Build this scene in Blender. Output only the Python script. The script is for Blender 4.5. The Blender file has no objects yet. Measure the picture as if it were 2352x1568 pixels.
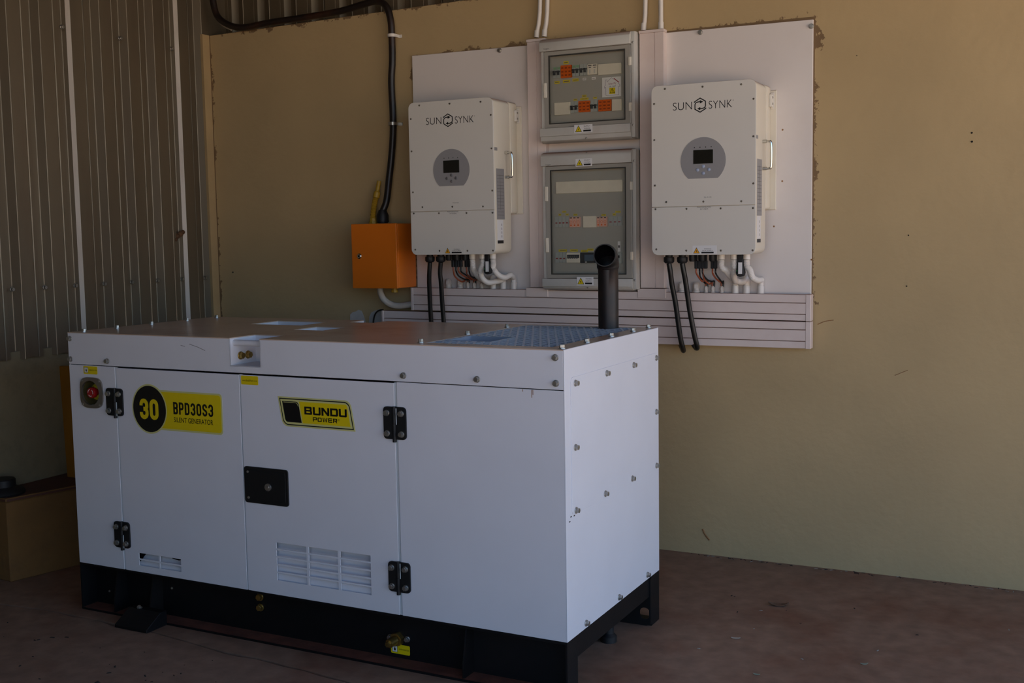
import bpy, bmesh, math, random
from mathutils import Vector, Matrix
random.seed(7)
SC = bpy.context.scene
COL = SC.collection
PI = math.pi

# ------------------------------------------------------------------ camera, sky, sun, exposure
cam_data = bpy.data.cameras.new('camera')
cam = bpy.data.objects.new('camera', cam_data)
COL.objects.link(cam)
cam.matrix_world = Matrix(((0.8956681, -0.0277274, 0.4438579, 4.0627397), (0.4444299, 0.0920432, -0.8910725, -4.6547485), (-0.0161470, 0.9953689, 0.0947630, 1.4000000), (0,0,0,1)))
cam_data.lens = 39.56278
cam_data.sensor_width = 36.0
cam_data.clip_start = 0.05
SC.camera = cam

world = bpy.data.worlds.new('world')
SC.world = world
world.use_nodes = True
wn = world.node_tree
bgn = wn.nodes['Background']
sky = wn.nodes.new('ShaderNodeTexSky')
sky.sky_type = 'NISHITA'
sky.sun_disc = False
sky.sun_elevation = math.radians(52)
sky.sun_rotation = math.radians(60)
sky.air_density = 1.0
sky.dust_density = 0.3
sky.ozone_density = 3.0
tint = wn.nodes.new('ShaderNodeMix')
tint.data_type = 'RGBA'
tint.blend_type = 'MULTIPLY'
tint.inputs['Factor'].default_value = 1.0
tint.inputs['B'].default_value = (0.90, 0.95, 1.05, 1)
wn.links.new(sky.outputs['Color'], tint.inputs['A'])
wn.links.new(tint.outputs['Result'], bgn.inputs['Color'])
bgn.inputs['Strength'].default_value = 0.30

sun_data = bpy.data.lights.new('sun', 'SUN')
sun_data.energy = 14.0
sun_data.color = (1.0, 0.9, 0.76)
sun_data.angle = math.radians(0.53)
sun = bpy.data.objects.new('sun', sun_data)
COL.objects.link(sun)
sun.rotation_euler = Vector((0.10, -0.35, -1.0)).to_track_quat('-Z', 'Y').to_euler()

SC.view_settings.view_transform = 'Standard'
SC.view_settings.look = 'None'
SC.view_settings.exposure = 0.22
SC.view_settings.gamma = 1.0
SC.view_settings.use_curve_mapping = False
SC.cycles.max_bounces = 10
SC.cycles.diffuse_bounces = 6
SC.cycles.glossy_bounces = 4
SC.cycles.transparent_max_bounces = 12
SC.cycles.sample_clamp_indirect = 6.0
SC.cycles.caustics_reflective = False
SC.cycles.caustics_refractive = False

# ------------------------------------------------------------------ materials
def lin(c):
    return tuple((x / 12.92 if x <= 0.04045 else ((x + 0.055) / 1.055) ** 2.4) for x in [k / 255.0 for k in c])

MATS = {}
def mat(name, rgb, rough=0.5, metal=0.0, var=0.0, scale=8.0, bump=0.0, bscale=60.0, dirt=None, dirt_amt=0.0, dscale=3.0, spec=0.5, stretch=None):
    m = bpy.data.materials.new(name)
    m.use_nodes = True
    nt = m.node_tree
    b = nt.nodes['Principled BSDF']
    col = lin(rgb)
    b.inputs['Roughness'].default_value = rough
    b.inputs['Metallic'].default_value = metal
    b.inputs['Specular IOR Level'].default_value = spec
    b.inputs['Base Color'].default_value = (*col, 1)
    tc = nt.nodes.new('ShaderNodeTexCoord')
    src = tc.outputs['Object']
    if stretch:
        mp = nt.nodes.new('ShaderNodeMapping')
        mp.inputs['Scale'].default_value = stretch
        nt.links.new(src, mp.inputs['Vector'])
        src = mp.outputs['Vector']
    out = None
    if var > 0:
        n = nt.nodes.new('ShaderNodeTexNoise')
        n.inputs['Scale'].default_value = scale
        n.inputs['Detail'].default_value = 6
        nt.links.new(src, n.inputs['Vector'])
        r = nt.nodes.new('ShaderNodeValToRGB')
        r.color_ramp.elements[0].position = 0.3
        r.color_ramp.elements[1].position = 0.7
        r.color_ramp.elements[0].color = (*[c * (1 - var) for c in col], 1)
        r.color_ramp.elements[1].color = (*[min(1, c * (1 + var)) for c in col], 1)
        nt.links.new(n.outputs['Fac'], r.inputs['Fac'])
        out = r.outputs['Color']
    if dirt is not None:
        n2 = nt.nodes.new('ShaderNodeTexNoise')
        n2.inputs['Scale'].default_value = dscale
        n2.inputs['Detail'].default_value = 9
        n2.inputs['Roughness'].default_value = 0.65
        nt.links.new(src, n2.inputs['Vector'])
        r2 = nt.nodes.new('ShaderNodeValToRGB')
        r2.color_ramp.elements[0].position = 0.5
        r2.color_ramp.elements[1].position = 0.78
        r2.color_ramp.elements[0].color = (0, 0, 0, 1)
        r2.color_ramp.elements[1].color = (dirt_amt,) * 3 + (1,)
        nt.links.new(n2.outputs['Fac'], r2.inputs['Fac'])
        mx = nt.nodes.new('ShaderNodeMix')
        mx.data_type = 'RGBA'
        nt.links.new(r2.outputs['Color'], mx.inputs['Factor'])
        if out: nt.links.new(out, mx.inputs['A'])
        else: mx.inputs['A'].default_value = (*col, 1)
        mx.inputs['B'].default_value = (*lin(dirt), 1)
        out = mx.outputs['Result']
    if out: nt.links.new(out, b.inputs['Base Color'])
    if bump > 0:
        n3 = nt.nodes.new('ShaderNodeTexNoise')
        n3.inputs['Scale'].default_value = bscale
        n3.inputs['Detail'].default_value = 5
        nt.links.new(src, n3.inputs['Vector'])
        bp = nt.nodes.new('ShaderNodeBump')
        bp.inputs['Strength'].default_value = bump
        bp.inputs['Distance'].default_value = 0.01
        nt.links.new(n3.outputs['Fac'], bp.inputs['Height'])
        nt.links.new(bp.outputs['Normal'], b.inputs['Normal'])
    MATS[name] = m
    return m

WHITE = mat('white_powder_coat', (222, 222, 226), 0.42, 0, 0.02, 5, 0.03, 250)
ROOFW = mat('white_powder_coat_dust_reflection', (200, 176, 156), 0.24, 0, 0.05, 3, 0, 0, (150, 96, 64), 0.5, 2.2)  # brown mixes settled dust with the warm wall reflection painted in
SEAMW = mat('galvanised_edge', (214, 220, 222), 0.35, 0.2)
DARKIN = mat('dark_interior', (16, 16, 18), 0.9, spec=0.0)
GREYIN = mat('grey_interior', (110, 116, 124), 0.6, 0, 0.1, 10)
BLACK = mat('black_powder_coat', (11, 11, 13), 0.55, 0, 0.25, 6, 0.05, 200, (62, 50, 42), 0.12, 5, 0.3)
HINGEB = mat('black_hinge', (8, 8, 9), 0.6, 0, 0.1, 20)
RUBBER = mat('black_rubber', (18, 18, 20), 0.55, 0, 0.2, 20)
CABLEB = mat('black_cable', (17, 18, 17), 0.38, 0, 0.15, 15, 0, 0, (70, 50, 34), 0.25, 7)
ARMOUR = mat('armoured_cable', (26, 18, 15), 0.42, 0, 0.2, 15, 0, 0, (92, 52, 30), 0.7, 4)
STEEL = mat('zinc_steel', (176, 172, 164), 0.36, 0.9, 0.1, 60)
CHROME = mat('polished_steel', (214, 212, 204), 0.14, 1.0)
BRASS = mat('brass', (176, 146, 82), 0.3, 0.9, 0.12, 60)
DUSTFL = mat('dusty_flange', (104, 58, 40), 0.85, 0, 0.35, 14, 0.2, 90)
GRILLE = mat('grille_steel', (168, 176, 190), 0.4, 0.35, 0.08, 20)
PIPEB = mat('exhaust_black', (13, 13, 15), 0.5, 0, 0.2, 12, 0, 0, (120, 68, 34), 0.25, 5)
YELLOW = mat('sticker_yellow', (224, 198, 12), 0.4, 0, 0.02, 20)
CREAM = mat('sticker_cream', (206, 202, 132), 0.4)
INK = mat('print_black', (8, 8, 9), 0.45)
INKG = mat('print_grey', (96, 94, 92), 0.6)
INKRED = mat('print_red', (150, 44, 44), 0.5)
INKBLUE = mat('print_violet', (74, 66, 96), 0.5)
PAPER = mat('label_white', (228, 226, 224), 0.5)
INVW = mat('inverter_white', (219, 214, 204), 0.4, 0, 0.015, 5)
INVSIDE = mat('inverter_cream', (222, 214, 196), 0.42, 0, 0.02, 5, 0, 0, (150, 110, 70), 0.12, 3)
DISPG = mat('display_grey', (150, 148, 148), 0.35)
SCREEN = mat('lcd_screen', (30, 30, 26), 0.12)
BUTTON = mat('button_blue_grey', (160, 172, 196), 0.3)
BUTTONG = mat('button_grey', (108, 106, 106), 0.4)
LABELG = mat('label_silver', (146, 144, 144), 0.4, 0.1)
LED = mat('green_light', (20, 190, 90), 0.3)
DBBODY = mat('board_housing_grey', (198, 196, 188), 0.45, 0, 0.02, 8, 0, 0, (140, 100, 66), 0.3, 4)
DBFRAME = mat('board_door_frame', (160, 156, 146), 0.3, 0, 0.02, 8)
DBSEAL = mat('door_seal', (52, 50, 44), 0.6)
DBPANEL = mat('board_panel_grey', (166, 163, 155), 0.5, 0, 0.02, 8)
BLANK = mat('blanking_cream', (224, 216, 198), 0.5, 0, 0.03, 30)
MCBG = mat('breaker_grey', (168, 172, 168), 0.45)
MCBGREEN = mat('breaker_green', (128, 164, 128), 0.45)
MCBD = mat('breaker_switch', (62, 62, 62), 0.4)
ORANGEM = mat('surge_orange', (218, 98, 22), 0.45)
ORANGED = mat('surge_dark_orange', (150, 62, 22), 0.45)
PINKM = mat('surge_pink', (226, 178, 160), 0.45)
TAG = mat('yellow_tag', (208, 188, 44), 0.5)
BLUEG = mat('relay_blue_grey', (84, 98, 110), 0.35)
BOARD = mat('white_board', (226, 218, 212), 0.38, 0, 0.015, 4, 0, 0, (150, 110, 90), 0.10, 3)
TRUNK = mat('trunking_pvc', (224, 208, 200), 0.42, 0, 0.02, 5, 0, 0, (168, 116, 92), 0.22, 3.5)
PVC = mat('white_pvc', (222, 216, 208), 0.4, 0, 0.03, 20)
PVCD = mat('dusty_pvc', (186, 178, 166), 0.5, 0, 0.05, 15, 0, 0, (120, 90, 60), 0.4, 9)
GLANDW = mat('gland_grey', (196, 188, 180), 0.45)
OBOX = mat('orange_enclosure', (214, 112, 22), 0.38, 0, 0.03, 6)
YCOND = mat('yellow_conduit', (176, 140, 40), 0.5, 0, 0.15, 20)
COPPER = mat('pv_red_brown', (150, 74, 44), 0.42)
PLINTH = mat('ochre_plaster', (122, 86, 42), 0.85, 0, 0.15, 5, 0.25, 40, (70, 46, 30), 0.5, 5)
PLINTHT = mat('plinth_screed', (86, 50, 36), 0.7, 0, 0.15, 5, 0.15, 40)
OPOST = mat('yellow_painted_board', (150, 98, 16), 0.6, 0, 0.12, 7)
LOWW = mat('cement_plaster', (130, 118, 90), 0.9, 0, 0.1, 3, 0.2, 30, (60, 50, 36), 0.4, 9)
PATCH = mat('bare_plaster', (190, 186, 178), 0.9, 0, 0.1, 12, 0.2, 60)
ZINC = mat('galvanised_sheet', (116, 104, 86), 0.42, 0.5, 0.14, 3, 0.03, 30, (92, 66, 46), 0.4, 4, 0.5, (1, 1, 0.15))
ZINCL = mat('fresh_galvanised_lap', (226, 216, 204), 0.4, 0.3, 0.05, 5, 0.02, 40, (120, 90, 70), 0.35, 8, 0.5, (1, 1, 0.3))
TIMBER = mat('roof_timber', (120, 92, 62), 0.8, 0, 0.2, 6)
GRIT = mat('dark_grit', (30, 24, 20), 0.9)
GRITL = mat('light_grit', (150, 142, 130), 0.9)
SUBF = mat('joint_dirt', (20, 17, 15), 0.95, spec=0.0)
REDK = mat('red_button', (150, 16, 20), 0.35)
OLIVE = mat('stop_bowl', (84, 76, 44), 0.35, 0.3)
BEZEL = mat('stop_bezel', (150, 142, 132), 0.3, 0.8)
RUST = mat('rust_brown', (140, 100, 62), 0.8, 0, 0.2, 30)

def settle_dust(m, rgb, amt):
    """red dust lying on upward faces and ledges"""
    nt = m.node_tree; b = nt.nodes['Principled BSDF']
    g = nt.nodes.new('ShaderNodeNewGeometry'); sp = nt.nodes.new('ShaderNodeSeparateXYZ')
    nt.links.new(g.outputs['Normal'], sp.inputs[0])
    r = nt.nodes.new('ShaderNodeValToRGB')
    r.color_ramp.elements[0].position = 0.35; r.color_ramp.elements[1].position = 0.9
    r.color_ramp.elements[0].color = (0, 0, 0, 1); r.color_ramp.elements[1].color = (amt,)*3 + (1,)
    nt.links.new(sp.outputs['Z'], r.inputs['Fac'])
    mx = nt.nodes.new('ShaderNodeMix'); mx.data_type = 'RGBA'
    nt.links.new(r.outputs['Color'], mx.inputs['Factor'])
    if b.inputs['Base Color'].links: nt.links.new(b.inputs['Base Color'].links[0].from_socket, mx.inputs['A'])
    else: mx.inputs['A'].default_value = b.inputs['Base Color'].default_value
    mx.inputs['B'].default_value = (*lin(rgb), 1)
    nt.links.new(mx.outputs['Result'], b.inputs['Base Color'])
for m_ in (INVW, INVSIDE, DBBODY, DBFRAME, BOARD, TRUNK, OBOX): settle_dust(m_, (138, 84, 56), 0.85)
def glass(name, tint, gloss):
    m = bpy.data.materials.new(name); m.use_nodes = True
    nt = m.node_tree; nt.nodes.clear()
    o = nt.nodes.new('ShaderNodeOutputMaterial')
    t = nt.nodes.new('ShaderNodeBsdfTransparent'); t.inputs['Color'].default_value = (*tint, 1)
    g = nt.nodes.new('ShaderNodeBsdfGlossy'); g.inputs['Roughness'].default_value = 0.08
    lw = nt.nodes.new('ShaderNodeLayerWeight'); lw.inputs['Blend'].default_value = gloss
    mx = nt.nodes.new('ShaderNodeMixShader')
    nt.links.new(lw.outputs['Fresnel'], mx.inputs['Fac'])
    nt.links.new(t.outputs[0], mx.inputs[1]); nt.links.new(g.outputs[0], mx.inputs[2])
    nt.links.new(mx.outputs[0], o.inputs['Surface'])
    return m
PANE = glass('clear_pane', (0.97, 0.97, 0.95), 0.10)

def wall_material():
    """tan painted plaster; dusty cobweb dirt clings round the rim of the white board, plus a few drips"""
    m = mat('tan_plaster', (182, 158, 116), 0.9, 0, 0.06, 2.2, 0.22, 26)
    nt = m.node_tree
    b = nt.nodes['Principled BSDF']
    prev = b.inputs['Base Color'].links[0].from_socket
    tc = nt.nodes.new('ShaderNodeTexCoord')
    sx = nt.nodes.new('ShaderNodeSeparateXYZ')
    nt.links.new(tc.outputs['Object'], sx.inputs[0])
    def math_(op, a, bb=None):
        n = nt.nodes.new('ShaderNodeMath'); n.operation = op
        for i, v in enumerate((a, bb)):
            if v is None: continue
            if isinstance(v, (int, float)): n.inputs[i].default_value = v
            else: nt.links.new(v, n.inputs[i])
        return n.outputs[0]
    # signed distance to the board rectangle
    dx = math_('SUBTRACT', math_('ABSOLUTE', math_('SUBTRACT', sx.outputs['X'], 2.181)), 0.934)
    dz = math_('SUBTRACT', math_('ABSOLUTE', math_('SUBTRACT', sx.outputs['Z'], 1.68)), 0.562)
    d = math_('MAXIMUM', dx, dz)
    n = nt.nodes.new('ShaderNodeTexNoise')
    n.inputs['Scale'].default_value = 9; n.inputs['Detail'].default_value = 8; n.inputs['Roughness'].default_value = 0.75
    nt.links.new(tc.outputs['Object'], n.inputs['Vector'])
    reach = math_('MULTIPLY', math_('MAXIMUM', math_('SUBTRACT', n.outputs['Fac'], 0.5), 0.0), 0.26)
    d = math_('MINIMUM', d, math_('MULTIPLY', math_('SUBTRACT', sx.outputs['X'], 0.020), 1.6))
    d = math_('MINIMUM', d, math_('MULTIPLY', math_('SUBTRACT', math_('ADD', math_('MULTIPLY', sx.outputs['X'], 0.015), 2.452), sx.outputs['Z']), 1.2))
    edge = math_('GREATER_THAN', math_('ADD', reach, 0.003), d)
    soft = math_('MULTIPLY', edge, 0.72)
    # rising dirt near the floor and streaks of brown dust
    n2 = nt.nodes.new('ShaderNodeTexNoise')
    n2.inputs['Scale'].default_value = 34; n2.inputs['Detail'].default_value = 6
    nt.links.new(tc.outputs['Object'], n2.inputs['Vector'])
    spots = math_('MULTIPLY', math_('GREATER_THAN', n2.outputs['Fac'], 0.755), 0.45)
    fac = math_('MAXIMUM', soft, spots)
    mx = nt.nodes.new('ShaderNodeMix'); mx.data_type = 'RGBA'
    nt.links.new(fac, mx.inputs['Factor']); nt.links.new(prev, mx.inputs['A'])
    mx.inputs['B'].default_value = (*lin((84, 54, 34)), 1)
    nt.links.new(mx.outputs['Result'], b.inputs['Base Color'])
    return m
WALL = wall_material()
FLOOR = mat('red_dusted_concrete', (142, 112, 91), 0.66, 0, 0.2, 16.0, 0.12, 45, (112, 62, 40), 0.95, 1.7, 0.3)
GROUND = mat('pale_earth', (196, 174, 154), 0.95, 0, 0.08, 1.2)

# ------------------------------------------------------------------ mesh helpers
class MB:
    def __init__(self):
        self.v, self.f, self.mi, self.mats = [], [], [], []
    def mslot(self, m):
        if m not in self.mats: self.mats.append(m)
        return self.mats.index(m)
    def add(self, verts, faces, m=None):
        o = len(self.v); k = self.mslot(m) if m else 0
        self.v += [tuple(p) for p in verts]
        for f in faces:
            self.f.append(tuple(i + o for i in f)); self.mi.append(k)
        return self
    def box(self, x0, x1, y0, y1, z0, z1, m=None):
        if x0 > x1: x0, x1 = x1, x0
        if y0 > y1: y0, y1 = y1, y0
        if z0 > z1: z0, z1 = z1, z0
        v = [(x0,y0,z0),(x1,y0,z0),(x1,y1,z0),(x0,y1,z0),(x0,y0,z1),(x1,y0,z1),(x1,y1,z1),(x0,y1,z1)]
        return self.add(v, [(0,3,2,1),(4,5,6,7),(0,1,5,4),(1,2,6,5),(2,3,7,6),(3,0,4,7)], m)
    def cyl(self, a, b, r0, r1=None, n=16, m=None, cap=True):
        r1 = r0 if r1 is None else r1
        a, b = Vector(a), Vector(b)
        d = (b - a).normalized()
        u = d.orthogonal().normalized(); w = d.cross(u)
        v = []
        for c, r in ((a, r0), (b, r1)):
            for i in range(n):
                t = 2 * PI * (i + 0.5) / n
                v.append(c + u * (r * math.cos(t)) + w * (r * math.sin(t)))
        f = [(i, (i + 1) % n, n + (i + 1) % n, n + i) for i in range(n)]
        if cap: f += [tuple(range(n - 1, -1, -1)), tuple(range(n, 2 * n))]
        return self.add(v, f, m)
    def prism(self, pts, axis, t0, t1, m=None):
        """polygon pts (2-D) extruded along axis: 'y' pts are (x,z), 'x' pts are (y,z), 'z' pts are (x,y)"""
        def P(p, t):
            return {'y': (p[0], t, p[1]), 'x': (t, p[0], p[1]), 'z': (p[0], p[1], t)}[axis]
        n = len(pts)
        v = [P(p, t0) for p in pts] + [P(p, t1) for p in pts]
        f = [(i, (i + 1) % n, n + (i + 1) % n, n + i) for i in range(n)] + [tuple(range(n - 1, -1, -1)), tuple(range(n, 2 * n))]
        return self.add(v, f, m)
    def tube(self, pts, r, n=10, m=None, cap=True, smooth=6, radii=None):
        P = [Vector(p) for p in pts]
        if smooth and len(P) > 2: P = catmull(P, smooth)
        rings = []
        t = (P[1] - P[0]).normalized(); u = t.orthogonal().normalized()
        for i, p in enumerate(P):
            a = P[max(0, i - 1)]; b = P[min(len(P) - 1, i + 1)]
            t2 = (b - a).normalized()
            u = (u - t2 * u.dot(t2)).normalized(); w = t2.cross(u)
            rr = r(i / (len(P) - 1), i) if callable(r) else r
            rings.append([p + u * (rr * math.cos(2*PI*k/n)) + w * (rr * math.sin(2*PI*k/n)) for k in range(n)])
        v = [q for ring in rings for q in ring]
        f = []
        for i in range(len(rings) - 1):
            for k in range(n):
                f.append((i*n+k, i*n+(k+1)%n, (i+1)*n+(k+1)%n, (i+1)*n+k))
        if cap: f += [tuple(range(n - 1, -1, -1)), tuple(range((len(rings)-1)*n, len(rings)*n))]
        return self.add(v, f, m)
    def lathe(self, prof, origin, axis=(0,0,1), n=24, m=None, cap=True):
        d = Vector(axis).normalized(); u = d.orthogonal().normalized(); w = d.cross(u); o = Vector(origin)
        v = []
        for r, h in prof:
            for k in range(n):
                t = 2*PI*(k+.5)/n
                v.append(o + d*h + u*(r*math.cos(t)) + w*(r*math.sin(t)))
        f = []
        for i in range(len(prof)-1):
            for k in range(n):
                f.append((i*n+k, i*n+(k+1)%n, (i+1)*n+(k+1)%n, (i+1)*n+k))
        if cap and prof[0][0] > 1e-6: f.append(tuple(range(n-1,-1,-1)))
        if cap and prof[-1][0] > 1e-6: f.append(tuple(range((len(prof)-1)*n, len(prof)*n)))
        return self.add(v, f, m)
    def sheet(self, us, vs, holes, w0, w1, put, m=None):
        """plate on a (u,v) grid with rectangular holes; put(u,v,w) -> xyz"""
        L_, H_, B_, T_ = min(us), max(us), min(vs), max(vs)
        for h in holes:
            us = list(us) + [min(max(q, L_), H_) for q in h[:2]]; vs = list(vs) + [min(max(q, B_), T_) for q in h[2:]]
        us = sorted(set(round(x,5) for x in us)); vs = sorted(set(round(x,5) for x in vs))
        lo_u, hi_u, lo_v, hi_v = us[0], us[-1], vs[0], vs[-1]
        idx = {}
        def V(i, j, k):
            key = (i, j, k)
            if key not in idx:
                idx[key] = len(self.v); self.v.append(tuple(put(us[i], vs[j], (w0, w1)[k])))
            return idx[key]
        def solid(i, j):
            if i < 0 or j < 0 or i >= len(us)-1 or j >= len(vs)-1: return False
            cu, cv = (us[i]+us[i+1])/2, (vs[j]+vs[j+1])/2
            return not any(h[0] < cu < h[1] and h[2] < cv < h[3] for h in holes)
        k = self.mslot(m) if m else 0
        for i in range(len(us)-1):
            for j in range(len(vs)-1):
                if not solid(i, j): continue
                fs = [(V(i,j,1),V(i+1,j,1),V(i+1,j+1,1),V(i,j+1,1)), (V(i,j,0),V(i,j+1,0),V(i+1,j+1,0),V(i+1,j,0))]
                if not solid(i-1,j): fs.append((V(i,j,0),V(i,j,1),V(i,j+1,1),V(i,j+1,0)))
                if not solid(i+1,j): fs.append((V(i+1,j,1),V(i+1,j,0),V(i+1,j+1,0),V(i+1,j+1,1)))
                if not solid(i,j-1): fs.append((V(i,j,1),V(i,j,0),V(i+1,j,0),V(i+1,j,1)))
                if not solid(i,j+1): fs.append((V(i,j+1,0),V(i,j+1,1),V(i+1,j+1,1),V(i+1,j+1,0)))
                for f in fs: self.f.append(f); self.mi.append(k)
        return self
    def build(self, name, m=None, parent=None, bevel=0.0, segs=2, smooth=None, fix=True):
        me = bpy.data.meshes.new(name)
        mats = [x for x in self.mats] or [m]
        me.from_pydata(self.v, [], self.f)
        for x in mats: me.materials.append(x)
        me.polygons.foreach_set('material_index', self.mi)
        bm = bmesh.new(); bm.from_mesh(me)
        if fix: bmesh.ops.recalc_face_normals(bm, faces=bm.faces)
        if bevel > 0:
            es = [e for e in bm.edges if len(e.link_faces) == 2 and e.calc_face_angle(0) > 0.6]
            bmesh.ops.bevel(bm, geom=es, offset=bevel, segments=segs, profile=0.5, affect='EDGES', clamp_overlap=True)
        bm.to_mesh(me); bm.free()
        if smooth is not None:
            me.polygons.foreach_set('use_smooth', [True] * len(me.polygons))
            me.set_sharp_from_angle(angle=math.radians(smooth))
        me.update()
        return link(name, me, parent)

def catmull(P, k):
    out = []
    for i in range(len(P) - 1):
        p0 = P[i-1] if i > 0 else P[0]*2 - P[1]
        p1, p2 = P[i], P[i+1]
        p3 = P[i+2] if i + 2 < len(P) else P[-1]*2 - P[-2]
        for s in range(k):
            t = s / k
            out.append(0.5*((2*p1) + (p2-p0)*t + (2*p0-5*p1+4*p2-p3)*t*t + (3*p1-p0-3*p2+p3)*t*t*t))
    out.append(P[-1])
    return out

def link(name, data, parent=None):
    o = bpy.data.objects.new(name, data)
    COL.objects.link(o)
    if parent: o.parent = parent
    return o
def tag(o, label, cat, group=None):
    o['label'] = label; o['category'] = cat
    if group: o['group'] = group
    return o
def structure(o, label=None):
    o['kind'] = 'structure'
    if label: o['label'] = label
    return o
def thing(name, label, cat, loc=(0,0,0), rz=0, group=None):
    o = link(name, None); o.empty_display_size = 0.1
    o.location = loc; o.rotation_euler = (0, 0, rz)
    return tag(o, label, cat, group)
def copy_tree(o, parent=None):
    c = o.copy(); COL.objects.link(c)
    if parent: c.parent = parent
    for ch in list(o.children): copy_tree(ch, c)
    return c

def lay(y): return lambda x, z: (x, y, z)
def rrect(x0, x1, z0, z1, r, n=5):
    pts = []
    for cx, cz, a in ((x1-r, z0+r, -90), (x1-r, z1-r, 0), (x0+r, z1-r, 90), (x0+r, z0+r, 180)):
        for i in range(n+1):
            t = math.radians(a + 90*i/n); pts.append((cx + r*math.cos(t), cz + r*math.sin(t)))
    return pts
def ellipse(cx, cz, rx, rz, n=36):
    return [(cx + rx*math.cos(2*PI*i/n), cz + rz*math.sin(2*PI*i/n)) for i in range(n)]

# flat print: lettering as thin meshes (text curves turned into meshes, or stroke polygons)
def text_geo(s, bold=0.0, spacing=1.0):
    cu = bpy.data.curves.new('text', 'FONT'); cu.body = s; cu.offset = bold; cu.resolution_u = 8
    cu.space_character = spacing; cu.align_x = 'LEFT'
    o = bpy.data.objects.new('text', cu); COL.objects.link(o)
    dg = bpy.context.evaluated_depsgraph_get()
    me = bpy.data.meshes.new_from_object(o.evaluated_get(dg))
    v = [tuple(p.co) for p in me.vertices]; f = [tuple(p.vertices) for p in me.polygons]
    bpy.data.objects.remove(o); bpy.data.curves.remove(cu); bpy.data.meshes.remove(me)
    return v, f
def text_box(mb, s, x0, x1, z0, z1, put, m, bold=0.0, spacing=1.0, shear=0.0):
    """fit the words s into the box; put(x,z) -> xyz"""
    v, f = text_geo(s, bold, spacing)
    ax, bx = min(p[0] for p in v), max(p[0] for p in v); az, bz = min(p[1] for p in v), max(p[1] for p in v)
    sx, sz = (x1-x0)/(bx-ax), (z1-z0)/(bz-az)
    mb.add([put(x0 + (p[0]-ax)*sx + shear*(p[1]-az)*sz, z0 + (p[1]-az)*sz) for p in v], f, m)
def poly(mb, pts, put, m):
    n = len(pts)
    mb.add([put(*p) for p in pts], [tuple(range(n))], m)
def stroke(mb, pts, w, put, m, closed=False):
    n = len(pts); L, R = [], []
    for i in range(n):
        p = Vector(pts[i])
        a = Vector(pts[(i-1) % n]) if (closed or i > 0) else None
        b = Vector(pts[(i+1) % n]) if (closed or i < n-1) else None
        d1 = (p-a).normalized() if a else (b-p).normalized()
        d2 = (b-p).normalized() if b else d1
        t = (d1+d2).normalized() if (d1+d2).length > 1e-6 else d1
        nn = Vector((-t.y, t.x)); k = w/2/max(0.35, nn.dot(Vector((-d1.y, d1.x))))
        L.append(p+nn*k); R.append(p-nn*k)
    for i in range(n if closed else n-1):
        j = (i+1) % n
        poly(mb, [L[i], L[j], R[j], R[i]], put, m)
BLOCK = {  # squared poster letters on a 10 x 10 cell: lists of polygons
 'B': [[(0,0),(2.6,0),(2.6,10),(0,10)],[(2.6,0),(9,0),(10,1),(10,2.2),(2.6,2.2)],[(2.6,4),(9.4,4),(9.4,6),(2.6,6)],[(2.6,7.8),(9.6,7.8),(9.6,9.2),(8.8,10),(2.6,10)],[(7.4,2.2),(10,2.2),(10,4.2),(9.4,4.6),(7.4,4.6)],[(7,6),(9.6,5.6),(9.6,7.8),(7,7.8)]],
 'U': [[(0,1),(2.6,1),(2.6,10),(0,10)],[(7.4,1),(10,1),(10,10),(7.4,10)],[(0,1),(1,0),(9,0),(10,1),(7.4,2.3),(2.6,2.3)]],
 'N': [[(0,0),(2.6,0),(2.6,10),(0,10)],[(7.4,0),(10,0),(10,10),(7.4,10)],[(2.6,10),(2.6,6),(7.4,0),(7.4,4)]],
 'D': [[(0,0),(2.6,0),(2.6,10),(0,10)],[(2.6,0),(8.8,0),(10,1.4),(7.4,2.3),(2.6,2.3)],[(2.6,10),(8.8,10),(10,8.6),(7.4,7.7),(2.6,7.7)],[(7.4,2.3),(10,1.4),(10,8.6),(7.4,7.7)]],
 'P': [[(0,0),(2.4,0),(2.4,10),(0,10)],[(2.4,7.8),(9,7.8),(10,9),(9,10),(2.4,10)],[(2.4,3.4),(9,3.4),(10,4.4),(9,5.6),(2.4,5.6)],[(7.6,4.4),(10,4.4),(10,9),(7.6,9)]],
 'O': [[(0,1),(2.4,1),(2.4,9),(0,9)],[(7.6,1),(10,1),(10,9),(7.6,9)],[(0,1),(1,0),(9,0),(10,1),(7.6,2.2),(2.4,2.2)],[(0,9),(1,10),(9,10),(10,9),(7.6,7.8),(2.4,7.8)]],
 'W': [[(0,10),(2.1,10),(3.3,0),(2,0)],[(2,0),(3.3,0),(5.5,10),(4.5,10)],[(4.5,10),(5.5,10),(8,0),(6.7,0)],[(6.7,0),(8,0),(10,10),(7.9,10)]],
 'E': [[(0,0),(2.4,0),(2.4,10),(0,10)],[(2.4,0),(10,0),(10,2.1),(2.4,2.1)],[(2.4,4),(9.4,4),(9.4,6),(2.4,6)],[(2.4,7.9),(10,7.9),(10,10),(2.4,10)]],
 'R': [[(0,0),(2.4,0),(2.4,10),(0,10)],[(2.4,7.8),(9,7.8),(10,9),(9,10),(2.4,10)],[(2.4,3.6),(9,3.6),(10,4.6),(9,5.7),(2.4,5.7)],[(7.6,4.6),(10,4.6),(10,9),(7.6,9)],[(5,3.6),(7.8,3.6),(10,0),(7.2,0)]],
}
def block_text(mb, s, x0, x1, z0, z1, put, m, gap=0.14):
    n = len(s); wid = [1.25 if c == 'W' else 1.0 for c in s]
    cw = (x1-x0)/(sum(wid)+gap*(n-1)); x = x0
    for c, w in zip(s, wid):
        for pg in BLOCK[c]:
            poly(mb, [(x+p[0]/10*cw*w, z0+p[1]/10*(z1-z0)) for p in pg], put, m)
        x += cw*(w+gap)
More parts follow.
